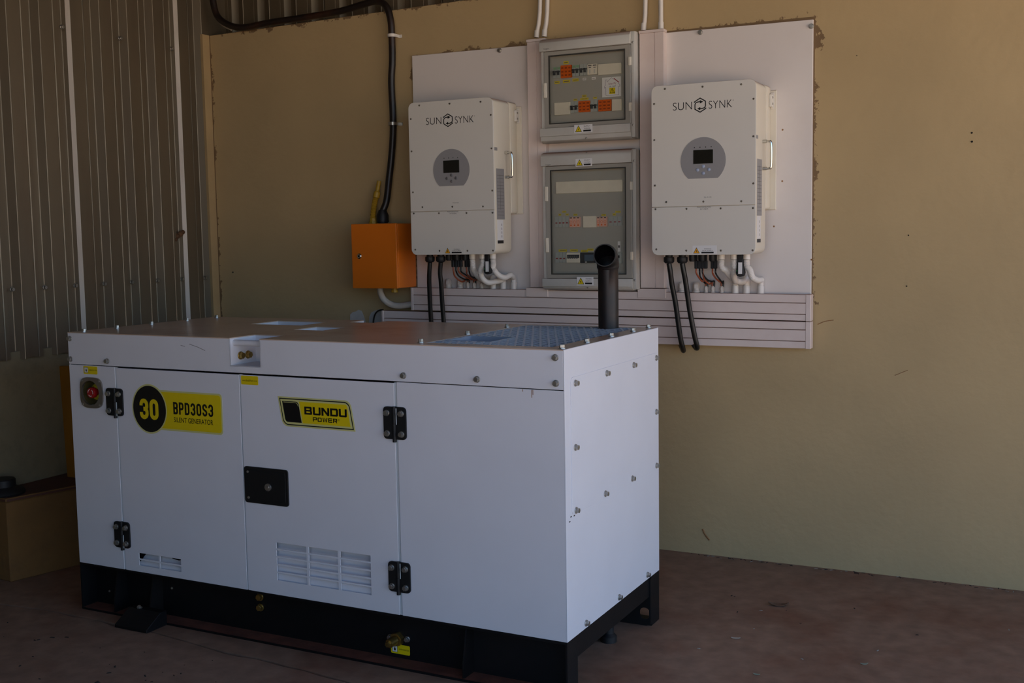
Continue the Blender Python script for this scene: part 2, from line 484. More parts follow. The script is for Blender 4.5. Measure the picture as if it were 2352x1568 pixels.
def heavy_text(mb, s, x0, x1, z0, z1, put, m, t, gap):
    """condensed poster lettering drawn as thick strokes"""
    n = len(s); w = ((x1-x0) - gap*(n-1))/n; h = z1-z0
    L, Rr, Bt, Tp, M_ = t/2, w-t/2, t/2, h-t/2, h*0.5
    def arc(cx, cz, rx, rz, a0, a1, k=6):
        return [(cx+rx*math.cos(math.radians(a0+(a1-a0)*i/k)), cz+rz*math.sin(math.radians(a0+(a1-a0)*i/k))) for i in range(k+1)]
    rx = (Rr-L)/2; cx = (L+Rr)/2; rz = rx*1.05
    G_ = {
     '0': [(arc(cx, Tp-rz, rx, rz, 0, 180, 10) + arc(cx, Bt+rz, rx, rz, 180, 360, 10), True)],
     '3': [([(L, Tp-rz*1.25)] + arc(cx, Tp-rz, rx, rz, 180, 0, 10) + arc(Rr-rx*.75, M_+rz*.75, rx*.75, rz*.75, 0, -90, 5) + [(cx-t*.2, M_)], False), ([(cx-t*.2, M_)] + arc(Rr-rx*.75, M_-rz*.75, rx*.75, rz*.75, 90, 0, 5) + arc(cx, Bt+rz, rx, rz, 0, -180, 10) + [(L, Bt+rz*1.25)], False)],
     'B': [([(L, 0), (L, h)], False), ([(L, Tp)] + arc(Rr-rx*.8, Tp-rz*.8, rx*.8, rz*.8, 90, 0, 5) + arc(Rr-rx*.8, M_+rz*.8, rx*.8, rz*.8, 0, -90, 5) + [(L, M_)], False), ([(L, M_)] + arc(Rr-rx*.8, M_-rz*.8, rx*.8, rz*.8, 90, 0, 5) + arc(Rr-rx*.8, Bt+rz*.8, rx*.8, rz*.8, 0, -90, 5) + [(L, Bt)], False)],
     'P': [([(L, 0), (L, h)], False), ([(L, Tp)] + arc(Rr-rx*.9, Tp-rz*.9, rx*.9, rz*.9, 90, 0, 5) + arc(Rr-rx*.9, M_-t*.3+rz*.9, rx*.9, rz*.9, 0, -90, 5) + [(L, M_-t*.3)], False)],
     'D': [([(L, 0), (L, h)], False), ([(L, Tp)] + arc(Rr-rx, Tp-rz, rx, rz, 90, 0, 6) + arc(Rr-rx, Bt+rz, rx, rz, 0, -90, 6) + [(L, Bt)], False)],
     'S': [([(Rr, Tp-rz*1.3)] + arc(cx, Tp-rz, rx, rz, 0, 180, 10) + [(L, M_+h*.17), (L+w*.10, M_+h*.07), (Rr-w*.10, M_-h*.07), (Rr, M_-h*.17)] + arc(cx, Bt+rz, rx, rz, 0, -180, 10) + [(L, Bt+rz*1.3)], False)],
    }
    for i, c in enumerate(s):
        ox = x0+i*(w+gap)
        for ks, (pts, closed) in enumerate(G_[c]):
            put2 = lambda x, z, ks=ks: (put(x, z)[0], put(x, z)[1] - 0.00015*ks, put(x, z)[2])
            q = [(ox+p[0], z0+p[1]) for p in pts]
            q2 = [q[0]]
            for p in q[1:]:
                if (Vector(p)-Vector(q2[-1])).length > 1e-4: q2.append(p)
            stroke(mb, q2, t, put2, m, closed)
def hazard(mb, cx, z0, w, put, putt, amber):
    """warning triangle with a lightning bolt, base centre (cx,z0)"""
    h = w*0.9
    poly(mb, [(cx-w/2, z0), (cx+w/2, z0), (cx, z0+h)], put, INK)
    k = 0.8
    poly(mb, [(cx-w/2*k, z0+h*0.065), (cx+w/2*k, z0+h*0.065), (cx, z0+h*(0.065+k))], putt, amber)
    return [(cx+w*.06, z0+h*.62), (cx-w*.10, z0+h*.36), (cx-w*.01, z0+h*.36), (cx-w*.05, z0+h*.13), (cx+w*.11, z0+h*.42), (cx+w*.02, z0+h*.42)]

def bolt_mesh(name, r, h, washer, m):
    mb = MB()
    mb.cyl((0,0,0), (0,0,h*0.3), washer, washer*0.95, 16)
    mb.cyl((0,0,h*0.3), (0,0,h), r, r*0.94, 6)
    o = mb.build(name, m, None, 0.0004, 1)
    me = o.data; bpy.data.objects.remove(o)
    return me
BOLT = bolt_mesh('bolt', 0.0085, 0.012, 0.0105, STEEL)
BOLTB = bolt_mesh('brass_bolt', 0.012, 0.014, 0.0145, BRASS)
def screw_mesh(name, r, h, m):
    mb = MB()
    mb.lathe([(r, 0), (r*0.9, h*0.7), (r*0.45, h), (r*0.4, h*0.5), (0.0, h*0.5)], (0,0,0), (0,0,1), 12)
    o = mb.build(name, m, None, smooth=40)
    me = o.data; bpy.data.objects.remove(o)
    return me
SCREW = screw_mesh('screw', 0.0048, 0.003, STEEL)
SCREWG = screw_mesh('screw', 0.0042, 0.002, mat('screw_bronze', (120, 112, 100), 0.35, 0.7))
FACE_Y = (PI/2, 0, 0)         # +z turned to -y
FACE_X = (0, PI/2, 0)         # +z turned to +x
FACE_NX = (0, -PI/2, 0)
def fasten(me, name, loc, rot, parent):
    o = link(name, me, parent); o.location = loc; o.rotation_euler = rot
    return o

# ================================================================== SETTING
# floor: two slabs with an open joint between them, over the joint fill
jn = [(-0.1068, -1.686), (0.353, -1.724), (0.6152, -1.704), (0.8808, -1.709), (1.092, -1.716), (1.252, -1.732), (1.411, -1.755), (1.519, -1.769), (1.649, -1.768), (1.862, -1.788), (2.029, -1.808), (2.162, -1.835)]
jn = [(-0.3, jn[0][1])] + [p for p in jn if p[0] > -0.2] + [(2.6, -1.80), (4.0, -1.83), (5.3, -1.87)]
floor = structure(MB().box(-0.3, 5.3, -6.2, 0.3, -0.12, -0.05).build('floor', SUBF), 'dusty concrete floor cast in two slabs')
def slab(edge_front, pts):
    mb = MB()
    n = len(pts)
    mb.prism(pts, 'z', -0.05, 0.0)
    return mb.build('concrete_slab', FLOOR, floor, fix=True)
back_edge = []; front_edge = []
dense = []
for a, b in zip(jn[:-1], jn[1:]):
    k = max(1, int(abs(b[0]-a[0])/0.06))
    for i in range(k): dense.append((a[0]+(b[0]-a[0])*i/k, a[1]+(b[1]-a[1])*i/k))
dense.append(jn[-1])
for x, y in dense:
    w = 0.006 + 0.006*random.random() + (0.014*random.random() if random.random() < 0.45 and 0.2 < x < 2.6 else 0)
    back_edge.append((x, y + 0.002*random.uniform(-1, 1))); front_edge.append((x, y - w))
slab(0, back_edge + [(5.3, 0.3), (-0.3, 0.3)])
slab(1, [(-0.3, -6.2), (5.3, -6.2)] + front_edge[::-1])

# back wall: plastered masonry with a sloping top, sheeting above it
wb = MB()
wb.prism([(-0.02, -0.05), (5.6, -0.05), (5.6, 2.5), (1.467, 2.473), (0.0, 2.451), (-0.02, 2.45)], 'y', 0.0, 0.14)
wall_back = structure(wb.build('wall_back', WALL), 'tan plastered masonry wall behind the generator')
for pts in ([(0.8453, -0, 0.9716), (0.8468, -0, 1.015), (0.863, -0, 1.028), (0.8812, -0, 1.031), (0.8971, -0, 1.04), (0.915, -0, 1.034), (0.9271, -0, 1.01), (0.9387, -0, 0.9735)], [(0.9567, -0, 0.9739), (0.9604, -0, 1.008), (0.9739, -0, 1.028), (0.9946, -0, 1.037), (1.02, -0, 1.044), (1.045, -0, 1.04), (1.048, -0, 0.9758)]):
    mb = MB(); mb.prism([(p[0], p[2]) for p in pts], 'y', -0.003, 0.001)
    mb.build('plaster_patch', PATCH, wall_back)
for (x, y, z), r in (((3.708, -0, 1.755), .0038), ((3.709, -0, 1.722), .0042), ((3.486, -0, 1.371), .003), ((3.482, -0, 1.172), .003), ((0.1113, -0, 1.225), .0045), ((3.281, -0, 2.078), .002)):
    MB().lathe([(r, 0), (r*.6, .003), (0, .001)], (x, 0, z), (0, -1, 0), 8).build('plug_hole', GRIT, wall_back)
for pts, r in (([(3.139, -0, 1.014), (3.169, -0, 1.027), (3.203, -0, 1.033)], .0016), ([(2.656, -0, 0.1124), (2.666, -0, 0.0902), (2.687, -0, 0.0655)], .004), ([(3.443, -0, 0.8165), (3.471, -0, 0.8299), (3.492, -0, 0.8394)], .0012)):
    MB().tube([(p[0], -0.0005, p[2]) for p in pts], r, 6).build('mud_streak', RUST, wall_back)
def ibr(u):
    """box-rib profile seen from inside; returns depth outward"""
    p = (u % 0.1715) / 0.1715
    pts = ((0, 0), (0.13, 0), (0.155, 0.0016), (0.18, 0), (0.285, 0), (0.405, 0.034), (0.590, 0.034), (0.606, 0.0315), (0.715, 0.0), (0.730, -0.0022), (0.745, 0.0), (1.0, 0))
    for a, b in zip(pts[:-1], pts[1:]):
        if p <= b[0]: return a[1] + (b[1]-a[1])*(p-a[0])/(b[0]-a[0])
    return 0.0

def ibr_breaks(u0, u1):
    us = [u0, u1]; k = math.floor(u0/0.1715) - 1
    while k*0.1715 < u1 + 0.2:
        for p in (0.0, 0.13, 0.155, 0.18, 0.285, 0.405, 0.590, 0.606, 0.715, 0.730, 0.745):
            u = (k + p)*0.1715
            if u0 < u < u1: us.append(u)
        k += 1
    return sorted(us)
def cladding(u0, u1, z0, z1, put, parent, name='cladding_sheet', jag=0.0):
    us = ibr_breaks(u0, u1); v = []
    for u in us:
        d = ibr(u)
        v += [put(u, d, z0 + random.uniform(-jag, jag)), put(u, d, z1), put(u, d + 0.0012, z1), put(u, d + 0.0012, z0)]
    f = []
    for i in range(len(us)-1):
        a, b = 4*i, 4*i+4
        f += [(a, b, b+1, a+1), (a+2, b+2, b+3, a+3), (a+1, b+1, b+2, a+2), (a, a+3, b+3, b)]
    return MB().add(v, f).build(name, ZINC, parent)
for k in range(8):
    cladding(-0.06 + k*0.686, -0.06 + (k+1)*0.686 + 0.02, 2.40, 3.30, lambda u, d, z: (u, 0.145 + d, z), wall_back)

# left wall: low plastered masonry, box-rib galvanised sheeting above it
wl_ = MB().box(-0.16, -0.012, -6.0, 0.0, -0.05, 0.93)
wall_left = structure(wl_.build('wall_left', LOWW), 'low cement wall with galvanised box-rib sheeting above')
# ribs sit so that one rib centre falls at y = -0.054 - n*0.1715
def left_put(u, d, z): return (0.006 - d, -u, z)
RIB0 = 0.5*0.1715
for k in range(-1, 8):
    u0 = 0.140 - 0.686 + k*0.686
    cladding(-0.003 - (u0 + 0.686), min(0.012, -u0), 0.900, 3.3, lambda u, d, z: (0.006 - d, u, z), wall_left, jag=0.006)
def lap(y, wdt, name='sheet_lap'):
    mb = MB()
    # runs up the slanting flank of the rib that ends at y (the flank faces the open front)
    a, b = (-0.0175, y - 0.0138), (0.0085, y + 0.0012)
    mb.add([(a[0], a[1], 0.905), (b[0], b[1], 0.905), (b[0], b[1], 3.3), (a[0], a[1], 3.3), (a[0]-0.001, a[1]+0.0006, 0.905), (b[0]-0.001, b[1]+0.0006, 0.905), (b[0]-0.001, b[1]+0.0006, 3.3), (a[0]-0.001, a[1]+0.0006, 3.3)],
           [(0,1,2,3), (4,7,6,5), (0,3,7,4), (1,5,6,2), (0,4,5,1), (3,2,6,7)])
    o = mb.build(name, ZINCL, wall_left); o['label'] = 'bright bare zinc lap joint between two sheets'
    return o
lap(-0.9064, 0.034); lap(-0.2204, 0.034); lap(-1.5924, 0.034)
for k in range(11):
    y = -0.118 - k*0.1715
    fasten(BOLT, 'roofing_screw', (0.006, y + 0.02, 1.20), FACE_X, wall_left)
    if k % 2: fasten(BOLT, 'roofing_screw', (0.006, y + 0.02, 2.35), FACE_X, wall_left)
mb = MB(); p = (0.010, -0.262, 1.43)
for dx, dy, dz, r in ((0, 0, 0, .016), (0, -.022, -.012, .014), (0, .018, .008, .012), (0, -.035, -.03, .010)): mb.lathe([(r, 0), (r*.8, r*.5), (r*.4, r*.8), (0, r*.85)], (p[0]-.006+dx, p[1]+dy, p[2]+dz), (1, 0, 0), 10)
mb.build('mud_nest', mat('mud', (92, 62, 38), 0.95, 0, 0.3, 60), wall_left, smooth=50)
structure(MB().box(-0.012, 0.016, -0.052, 0.004, 0.0, 2.452).build('trim_1', mat('tan_fillet', (176, 150, 108), 0.9, 0, 0.08, 6, 0.2, 40)), 'tan plaster fillet up the corner')
# unseen front wall, added to darken the left side, and the roof
structure(MB().box(-0.16, 2.75, -4.95, -4.80, -0.05, 3.3).build('wall_front_blocker', LOWW), 'unseen front wall added to darken the left side')
ceiling = structure(MB().box(-0.3, 7.2, -4.75, 0.3, 3.30, 3.36).build('ceiling', mat('roof_sheet_underside', (104, 92, 78), 0.6, 0.2, 0.1, 2)), 'shed roof')
for i in range(5):
    MB().box(-0.2, 7.1, -4.7 + i*1.1, -4.63 + i*1.1, 3.18, 3.30).build('roof_purlin', TIMBER, ceiling)
structure(MB().box(-40, 60, -70, 40, -0.30, -0.14).build('ground', GROUND), 'pale dusty yard outside the shed')

# ================================================================== GENERATOR (local: x along front, y depth, z up)
GL, GW, ZB, ZS, ZT = 2.0412, 0.8026, 0.1823, 0.941, 1.0625
G = thing('generator', 'large white silent diesel generator with yellow badges on a black skid', 'generator', (0.70160, -1.63787, 0), -0.014251)
PF = lambda u, v, w: (u, w, v)        # front sheets: w is y
PT = lambda u, v, w: (u, v, w)        # top sheets
PS = lambda u, v, w: (w, u, v)        # side sheets
hA, hB, hC, hD = (0.783, 0.913, -0.01, 0.135), (0.787, 0.918, 0.345, 0.485), (0.44, 0.69, 0.515, 0.685), (0.783, 0.897, 0.705, 0.82)
hG = (1.530, 1.975, 0.062, 0.785)
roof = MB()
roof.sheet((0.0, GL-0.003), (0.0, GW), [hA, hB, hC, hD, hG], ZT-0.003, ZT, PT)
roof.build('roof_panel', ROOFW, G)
band = MB()
band.sheet((0.0, GL-0.003), (ZS+0.0025, ZT-0.003), [(0.783, 0.913, 0.968, 1.08)], 0.004, 0.0, PF)
band.sheet((0.0, GL-0.003), (ZS+0.0025, ZT-0.003), [(0.783, 0.897, 0.968, 1.08)], GW-0.004, GW, PF)
band.build('top_band', WHITE, G, 0.0008, 1)
# wells in the roof
def well(h, zb, open_front=False, open_back=False, m=WHITE, name='lifting_recess'):
    x0, x1, y0, y1 = h; y0 = max(y0, 0.0); y1 = min(y1, GW); t = 0.003
    mb = MB()
    mb.box(x0-t, x1+t, y0, y1+t, zb-t, zb)
    mb.box(x0-t, x0, y0, y1, zb, ZT-0.003); mb.box(x1, x1+t, y0, y1, zb, ZT-0.003)
    if not open_back: mb.box(x0, x1, y1, y1+t, zb, ZT-0.003)
    if not open_front: mb.box(x0, x1, y0-t, y0, zb, ZT-0.003)
    return mb.build(name, m, G)
well(hA, 0.968, open_front=True); well(hD, 0.968, open_back=True)
well(hB, 0.90, name='filler_recess'); well(hC, 0.86, name='radiator_recess')
MB().cyl((0.565, 0.60, 0.86), (0.565, 0.60, 0.90), 0.03, 0.028, 20).build('filler_cap', BLACK, G)
MB().cyl((0.783, 0.024, 1.044), (0.913, 0.024, 1.044), 0.011, None, 16).build('lifting_bar', WHITE, G, smooth=40)
for v, z in ((0.052, 0.997), (0.091, 0.996)):
    fasten(BOLTB, 'brass_bolt', (0.783, v, z), FACE_X, G)
# front sheets
estop_hole = (0.066, 0.163, 0.795, 0.885)
MB().sheet((0.0, 0.2335), (ZB, ZS), [estop_hole], 0.004, 0.0, PF).build('left_panel', WHITE, G, 0.0006, 1)
sm_h = [(0.311, 0.408, 0.2335, 0.2545), (0.416, 0.515, 0.2335, 0.2545), (0.311, 0.408, 0.2075, 0.2275), (0.416, 0.515, 0.2075, 0.2275)]
def door(x0, x1, holes, name='door'):
    return MB().sheet((x0, x1), (ZB, ZS-0.0035), holes, 0.0032, 0.0, PF).build(name, WHITE, G, 0.0008, 1)
d1 = door(0.2415, 0.8185, sm_h)
d1['label'] = 'left door with model badge and small vent'
bg_h = []
bx = [0.9535, 1.0805, 1.0905, 1.2085, 1.2190, 1.3395]
bz = [0.366 - 0.0268*i for i in range(6)]
for i in range(5):
    for a, b in ((0.9535, 1.0795), (1.0905, 1.2085), (1.2195, 1.3395)):
        bg_h.append((a, b, bz[i+1] + 0.0062 if i < 4 else bz[i+1]+0.002, bz[i]))
d2 = door(0.8235, 1.4480, bg_h)
d2['label'] = 'right door with latch and wide vent'
for x, w in ((0.2335, 0.0068), (0.8188, 0.0045), (1.4485, 0.0058)):
    MB().box(x-0.002, x+w+0.002, 0.0045, 0.010, ZB, ZS-0.002).build('door_edge_strip', SEAMW, G)
MB().sheet((1.4585, GL), (ZB, ZS), [], 0.004, 0.0, PF).build('right_panel', WHITE, G, 0.0008, 1)
for x0, x1, z0, z1, nm in ((0.27, 0.53, 0.195, 0.262, 'a'), (0.90, 1.36, 0.215, 0.375, 'b')):
    mb = MB()
    mb.add([(x0, 0.008, z0), (x1, 0.008, z0), (x1, 0.045, z1+0.01), (x0, 0.045, z1+0.01), (x0, 0.012, z0), (x1, 0.012, z0), (x1, 0.049, z1+0.01), (x0, 0.049, z1+0.01)],
           [(0,1,2,3), (4,7,6,5), (0,3,7,4), (1,5,6,2), (0,4,5,1), (3,2,6,7)])
    mb.build('vent_baffle', WHITE, G)
MB().prism([(0.300, 0.215), (0.316, 0.226), (0.330, 0.243), (0.350, 0.262), (0.300, 0.262)], 'y', 0.006, 0.0075).build('foam_flap', DARKIN, G)
MB().prism([(0.455, 0.262), (0.470, 0.250), (0.500, 0.2465), (0.522, 0.252), (0.522, 0.262)], 'y', 0.006, 0.0075).build('foam_flap', DARKIN, G)
# carcass, back, left end
MB().box(0.004, GL-0.004, 0.095, GW-0.01, ZB, 0.84).build('acoustic_lining', GREYIN, G)
mb = MB()
mb.box(0.0, GL, GW-0.004, GW, ZB, ZS); mb.box(0.0, 0.004, 0.004, GW-0.004, ZB, ZT-0.003)
mb.build('rear_panel', WHITE, G)
mb = MB(); mb.sheet((0.0, GW), (ZB, ZT), [], GL-0.0025, GL+0.001, PS)
mb.build('end_panel', WHITE, G, 0.0007, 1)
MB().prism(rrect(0.041, 0.792, 0.560, 0.9755, 0.016), 'x', GL+0.001, GL+0.0032).build('access_plate', WHITE, G, 0.0006, 1)
for v, z in ((0.072,0.956),(0.316,0.957),(0.552,0.957),(0.772,0.958),(0.770,0.766),(0.770,0.573),(0.533,0.574),(0.296,0.573),(0.067,0.571),(0.067,0.763)):
    fasten(BOLT, 'bolt', (GL+0.003, v, z), FACE_X, G)
for v, z in ((0.138,0.199),(0.412,0.199),(0.679,0.200)):
    fasten(BOLT, 'bolt', (GL+0.001, v, z), FACE_X, G)
for u, z in ((0.012,1.039),(0.011,0.962),(0.200,0.961),(1.486,0.963),(1.751,0.963),(2.014,1.039),(2.015,0.963)):
    fasten(BOLT, 'bolt', (u, 0.0, z), FACE_Y, G)
for u, v in ((1.515,0.06),(1.513,0.365),(1.513,0.66),(2.022,0.03),(2.017,0.225),(2.015,0.43),(2.014,0.63),(2.012,0.786),(0.062,0.022),(0.055,0.19),(0.045,0.38),(0.05,0.575),(0.058,0.745)):
    fasten(BOLT, 'bolt', (u, v, ZT), (0,0,0), G)
# expanded metal grille over the radiator outlet, with a framed cut-out and the exhaust stack
hole = (1.553, 1.712, 0.163, 0.318)
pc = Vector((1.873, 0.752)); pr = 0.0362
gm = MB()
def clip_seg(p, q):
    """pieces of a straight strand outside the cut-out and the pipe"""
    N = 160; out = []; cur = []
    for i in range(N+1):
        t = i/N; x = p[0]+(q[0]-p[0])*t; y = p[1]+(q[1]-p[1])*t
        ok = hG[0] <= x <= hG[1] and hG[2] <= y <= hG[3] and not (hole[0]-.002 < x < hole[1]+.002 and hole[2]-.002 < y < hole[3]+.002) and (Vector((x,y))-pc).length > pr+0.004
        if ok: cur.append((x, y))
        elif len(cur) > 1: out.append((cur[0], cur[-1])); cur = []
        else: cur = []
    if len(cur) > 1: out.append((cur[0], cur[-1]))
    return out
SW, LW = 0.0290, 0.060
sl = LW/SW
for fam in (1, -1):
    for k in range(-40, 60):
        x0 = hG[0] + k*SW
        p = (x0, hG[2]); q = (x0 + fam*(hG[3]-hG[2])/sl, hG[3])
        for a, b in clip_seg(p, q):
            d = Vector((b[0]-a[0], b[1]-a[1])).normalized(); nn = Vector((-d.y, d.x))*0.0034
            z0, z1 = ZT-0.0022, ZT-0.0012
            v = []
            for zz in (z0, z1):
                for s, e in ((-1, a), (1, a), (1, b), (-1, b)):
                    v.append((e[0]+nn.x*s, e[1]+nn.y*s, zz + (0.0004 if fam > 0 else 0)))
            gm.add(v, [(0,3,2,1),(4,5,6,7),(0,1,5,4),(1,2,6,5),(2,3,7,6),(3,0,4,7)])
gr = gm.build('expanded_metal_grille', GRILLE, G)
mb = MB(); t = 0.006
mb.box(hole[0]-t, hole[1]+t, hole[2]-t, hole[2], ZT-0.03, ZT); mb.box(hole[0]-t, hole[1]+t, hole[3], hole[3]+t, ZT-0.03, ZT)
mb.box(hole[0]-t, hole[0], hole[2], hole[3], ZT-0.03, ZT); mb.box(hole[1], hole[1]+t, hole[2], hole[3], ZT-0.03, ZT)
mb.build('filler_frame', GRILLE, G)
MB().box(hG[0]-0.004, hG[1]+0.03, 0.03, GW-0.006, 0.845, 0.85).build('radiator_deck', DARKIN, G)
mb = MB()
for i in range(9): mb.box(1.56+i*0.045, 1.58+i*0.045, 0.08, 0.77, 0.85, 0.90)
mb.build('radiator_core', DARKIN, G)
MB().sheet((hG[0]-0.012, hG[1]+0.012), (hG[2]-0.012, hG[3]+0.012), [(hG[0]-0.006, hG[1]+0.006, hG[2]-0.006, hG[3]+0.006)], 0.846, ZT-0.0035, PT).build('shade_liner', DARKIN, G)  # near-black liner added to paint shade behind the grille holes
ex = MB()
fx, fy = 0.22, -0.9755            # the mouth looks forward
path = [(pc.x, pc.y, 0.86), (pc.x, pc.y, 1.0), (pc.x, pc.y, 1.20)]
R = 0.052; top = 1.322
for i in range(0, 10):
    a = PI/2*i/9
    path.append((pc.x + fx*R*(1-math.cos(a)), pc.y + fy*R*(1-math.cos(a)), top - R + R*math.sin(a)))
path.append((pc.x + fx*(R+0.018), pc.y + fy*(R+0.018), top))
ex.tube(path, lambda s, i: pr + (0.0035 if i > 3 else 0), 32, PIPEB, cap=False, smooth=0)
ex.tube(path[-8:], pr + 0.0002, 32, DARKIN, cap=False, smooth=0)
e = Vector(path[-1]); d = Vector((fx, fy, 0)).normalized()
u = d.orthogonal().normalized(); w = d.cross(u); vv = []
for r in (pr + 0.0035, pr + 0.0002):
    for k in range(32): vv.append(e + u*(r*math.cos(2*PI*k/32)) + w*(r*math.sin(2*PI*k/32)))
ex.add(vv, [(k, (k+1) % 32, 32+(k+1) % 32, 32+k) for k in range(32)], PIPEB)
ex.build('exhaust_pipe', PIPEB, G, smooth=50, fix=False)
# rust runs under the band, scuffs, chipped paint at the access plate
for u, z0, z1 in ((1.905, 0.933, 0.940), (1.935, 0.916, 0.940), (1.939, 0.925, 0.940)):
    MB().box(u-0.0010, u+0.0010, -0.0004, 0.0, z0, z1).build('rust_run', RUST, G)
for pts in (((0.600, 1.036), (0.640, 1.026), (0.672, 1.015)), ((0.560, 1.030), (0.580, 1.027))):
    mb = MB(); stroke(mb, list(pts), 0.0016, lay(-0.0003), INKG); mb.build('scuff', INKG, G)
for v, z in ((0.036, 0.558), (0.060, 0.556), (0.026, 0.545)): MB().box(GL+0.001, GL+0.0014, v-0.005, v+0.004, z-0.0015, z+0.002).build('paint_chip', GRIT, G)
# hinges
def hinge(x0, x1, z0, z1, kx, low):
    zc = (z0+z1)/2
    h = MB()
    h.prism(rrect(x0, x1, z0+0.004, z1, 0.012), 'y', -0.006, 0.0)
    h.cyl((kx-0.006, -0.0045, z0-0.005), (kx-0.006, -0.0045, zc), 0.0065, None, 12)
    h.cyl((kx-0.006, -0.0045, zc+0.001), (kx-0.006, -0.0045, z1+0.001), 0.0065, None, 12)
    o = h.build('hinge', HINGEB, G, smooth=40)
    MB().box(kx+0.002, kx+0.0045, -0.0075, -0.006, z0+0.004 if low else zc-0.002, zc+0.002 if low else z1-0.004).build('leaf_gap', SEAMW, o)
    for a in (x0+0.014, x1-0.016):
        for b in (z0+0.022, z1-0.02):
            fasten(BOLT, 'screw', (a, -0.006, b), FACE_Y, o)
    return o
hinge(0.189, 0.271, 0.757, 0.862, 0.238, True); hinge(0.196, 0.273, 0.262, 0.364, 0.240, True)
hinge(1.409, 1.493, 0.754, 0.862, 1.455, False); hinge(1.412, 1.494, 0.256, 0.359, 1.455, False)
# latch
lt = MB(); lt.prism(rrect(0.828, 1.016, 0.496, 0.622, 0.010), 'y', -0.005, 0.0)
lt.prism(rrect(0.838, 1.006, 0.506, 0.612, 0.008), 'y', -0.0062, -0.005)
latch = lt.build('door_latch', HINGEB, G, 0.0008, 1)
MB().lathe([(0.0135, 0), (0.0125, 0.005), (0.008, 0.006), (0.008, 0.009), (0, 0.009)], (0.933, -0.006, 0.557), (0,-1,0), 20).build('lock_barrel', STEEL, latch, smooth=40)
for x, z in ((0.846, 0.604), (0.846, 0.514)): fasten(SCREW, 'screw', (x, -0.006, z), FACE_Y, latch)
# emergency stop
es = MB()
cx, cz = 0.1135, 0.840
def squircle(a, b, k, n=40):
    out = []
    for i in range(n):
        t = 2*PI*i/n; c, s = math.cos(t), math.sin(t)
        out.append((a*math.copysign(abs(c)**(2/k), c), b*math.copysign(abs(s)**(2/k), s)))
    return out
o1 = squircle(0.0575, 0.0575, 3.6); i1 = [(0.046*math.cos(2*PI*i/40), 0.046*math.sin(2*PI*i/40)) for i in range(40)]
v = []
for lst, y in ((o1, 0.0), (o1, -0.006), (i1, -0.011), (i1, 0.002)):
    v += [(cx+p[0], y, cz+p[1]) for p in lst]
es.add(v, [(r*40+k, r*40+(k+1) % 40, (r+1)*40+(k+1) % 40, (r+1)*40+k) for r in range(3) for k in range(40)])
stop = es.build('emergency_stop', BEZEL, G, smooth=40)
MB().lathe([(0.0462, -0.002), (0.0445, 0.008), (0.040, 0.026), (0.0, 0.027)], (cx, 0.0, cz), (0,1,0), 32, None, False).build('recess_bowl', OLIVE, stop, smooth=50, fix=False)
MB().lathe([(0.030, 0), (0.030, 0.004), (0.0, 0.004)], (cx, 0.026, cz), (0,-1,0), 28).build('yellow_collar', TAG, stop, smooth=30)
MB().lathe([(0.013, 0), (0.013, 0.012), (0.020, 0.014), (0.021, 0.024), (0.019, 0.029), (0.0, 0.030)], (cx, 0.0215, cz), (0,-1,0), 28).build('push_button', REDK, stop, smooth=40)
ar = MB()
for k in range(3):
    a0 = math.radians(100 + 120*k)
    pts = [(cx + 0.0125*math.cos(a0+i*0.17), cz + 0.0125*math.sin(a0+i*0.17)) for i in range(9)]
    stroke(ar, pts, 0.0022, lambda x, z: (x, -0.0089, z), PAPER)
ar.build('turn_arrows', PAPER, stop)
for word, a_mid, sgn in (('EMERGENCY', 90, -1), ('STOP', 270, 1)):
    tx = MB()
    step = 15
    for i, ch in enumerate(word):
        a = math.radians(a_mid + sgn*step*(i-(len(word)-1)/2)); g, f = text_geo(ch, 0.02)
        mx = (min(p[0] for p in g)+max(p[0] for p in g))/2
        rot = a - PI/2 if sgn < 0 else a + PI/2
        rr = 0.0232 if sgn < 0 else 0.0272
        tx.add([(cx + rr*math.cos(a) + ((p[0]-mx)*math.cos(rot) - p[1]*math.sin(rot))*0.0072, 0.0216, cz + rr*math.sin(a) + ((p[0]-mx)*math.sin(rot) + p[1]*math.cos(rot))*0.0072) for p in g], f, INK)
    tx.build('lettering', INK, stop)
for sx in (-1, 1):
    for sz in (-1, 1): fasten(SCREW, 'screw', (cx+sx*0.044, -0.007, cz+sz*0.044), FACE_Y, stop)
# stickers (flat print on the sheet metal)
# model badge: disc with 30 and a bar with the model name
bd = MB()
bd.prism(ellipse(0.3985, 0.795, 0.0845, 0.0905, 44), 'y', -0.0010, 0.0, CREAM)
bd.prism(rrect(0.430, 0.739, 0.722, 0.8665, 0.014), 'y', -0.0008, 0.0, CREAM)
bd.prism(rrect(0.430, 0.7335, 0.7285, 0.8605, 0.011), 'y', -0.0012, -0.0008, YELLOW)
bd.prism(ellipse(0.3985, 0.795, 0.0835, 0.0895, 44), 'y', -0.0013, -0.0012, CREAM)
bd.prism(ellipse(0.3985, 0.795, 0.0790, 0.0845, 44), 'y', -0.0016, -0.0013, INK)
badge = bd.build('model_badge', CREAM, G)
tx = MB()
heavy_text(tx, '30', 0.3515, 0.4425, 0.7565, 0.8315, lay(-0.0020), YELLOW, 0.0150, 0.006)
tx.build('lettering', YELLOW, badge); tx = MB()
heavy_text(tx, 'BPD30S3', 0.513, 0.698, 0.7830, 0.8270, lay(-0.0016), INK, 0.0076, 0.0050)
tx.build('lettering', INK, badge); tx = MB()
text_box(tx, 'SILENT GENERATOR', 0.514, 0.696, 0.7545, 0.7725, lay(-0.0016), INK, 0.008)
tx.build('lettering', INK, badge)
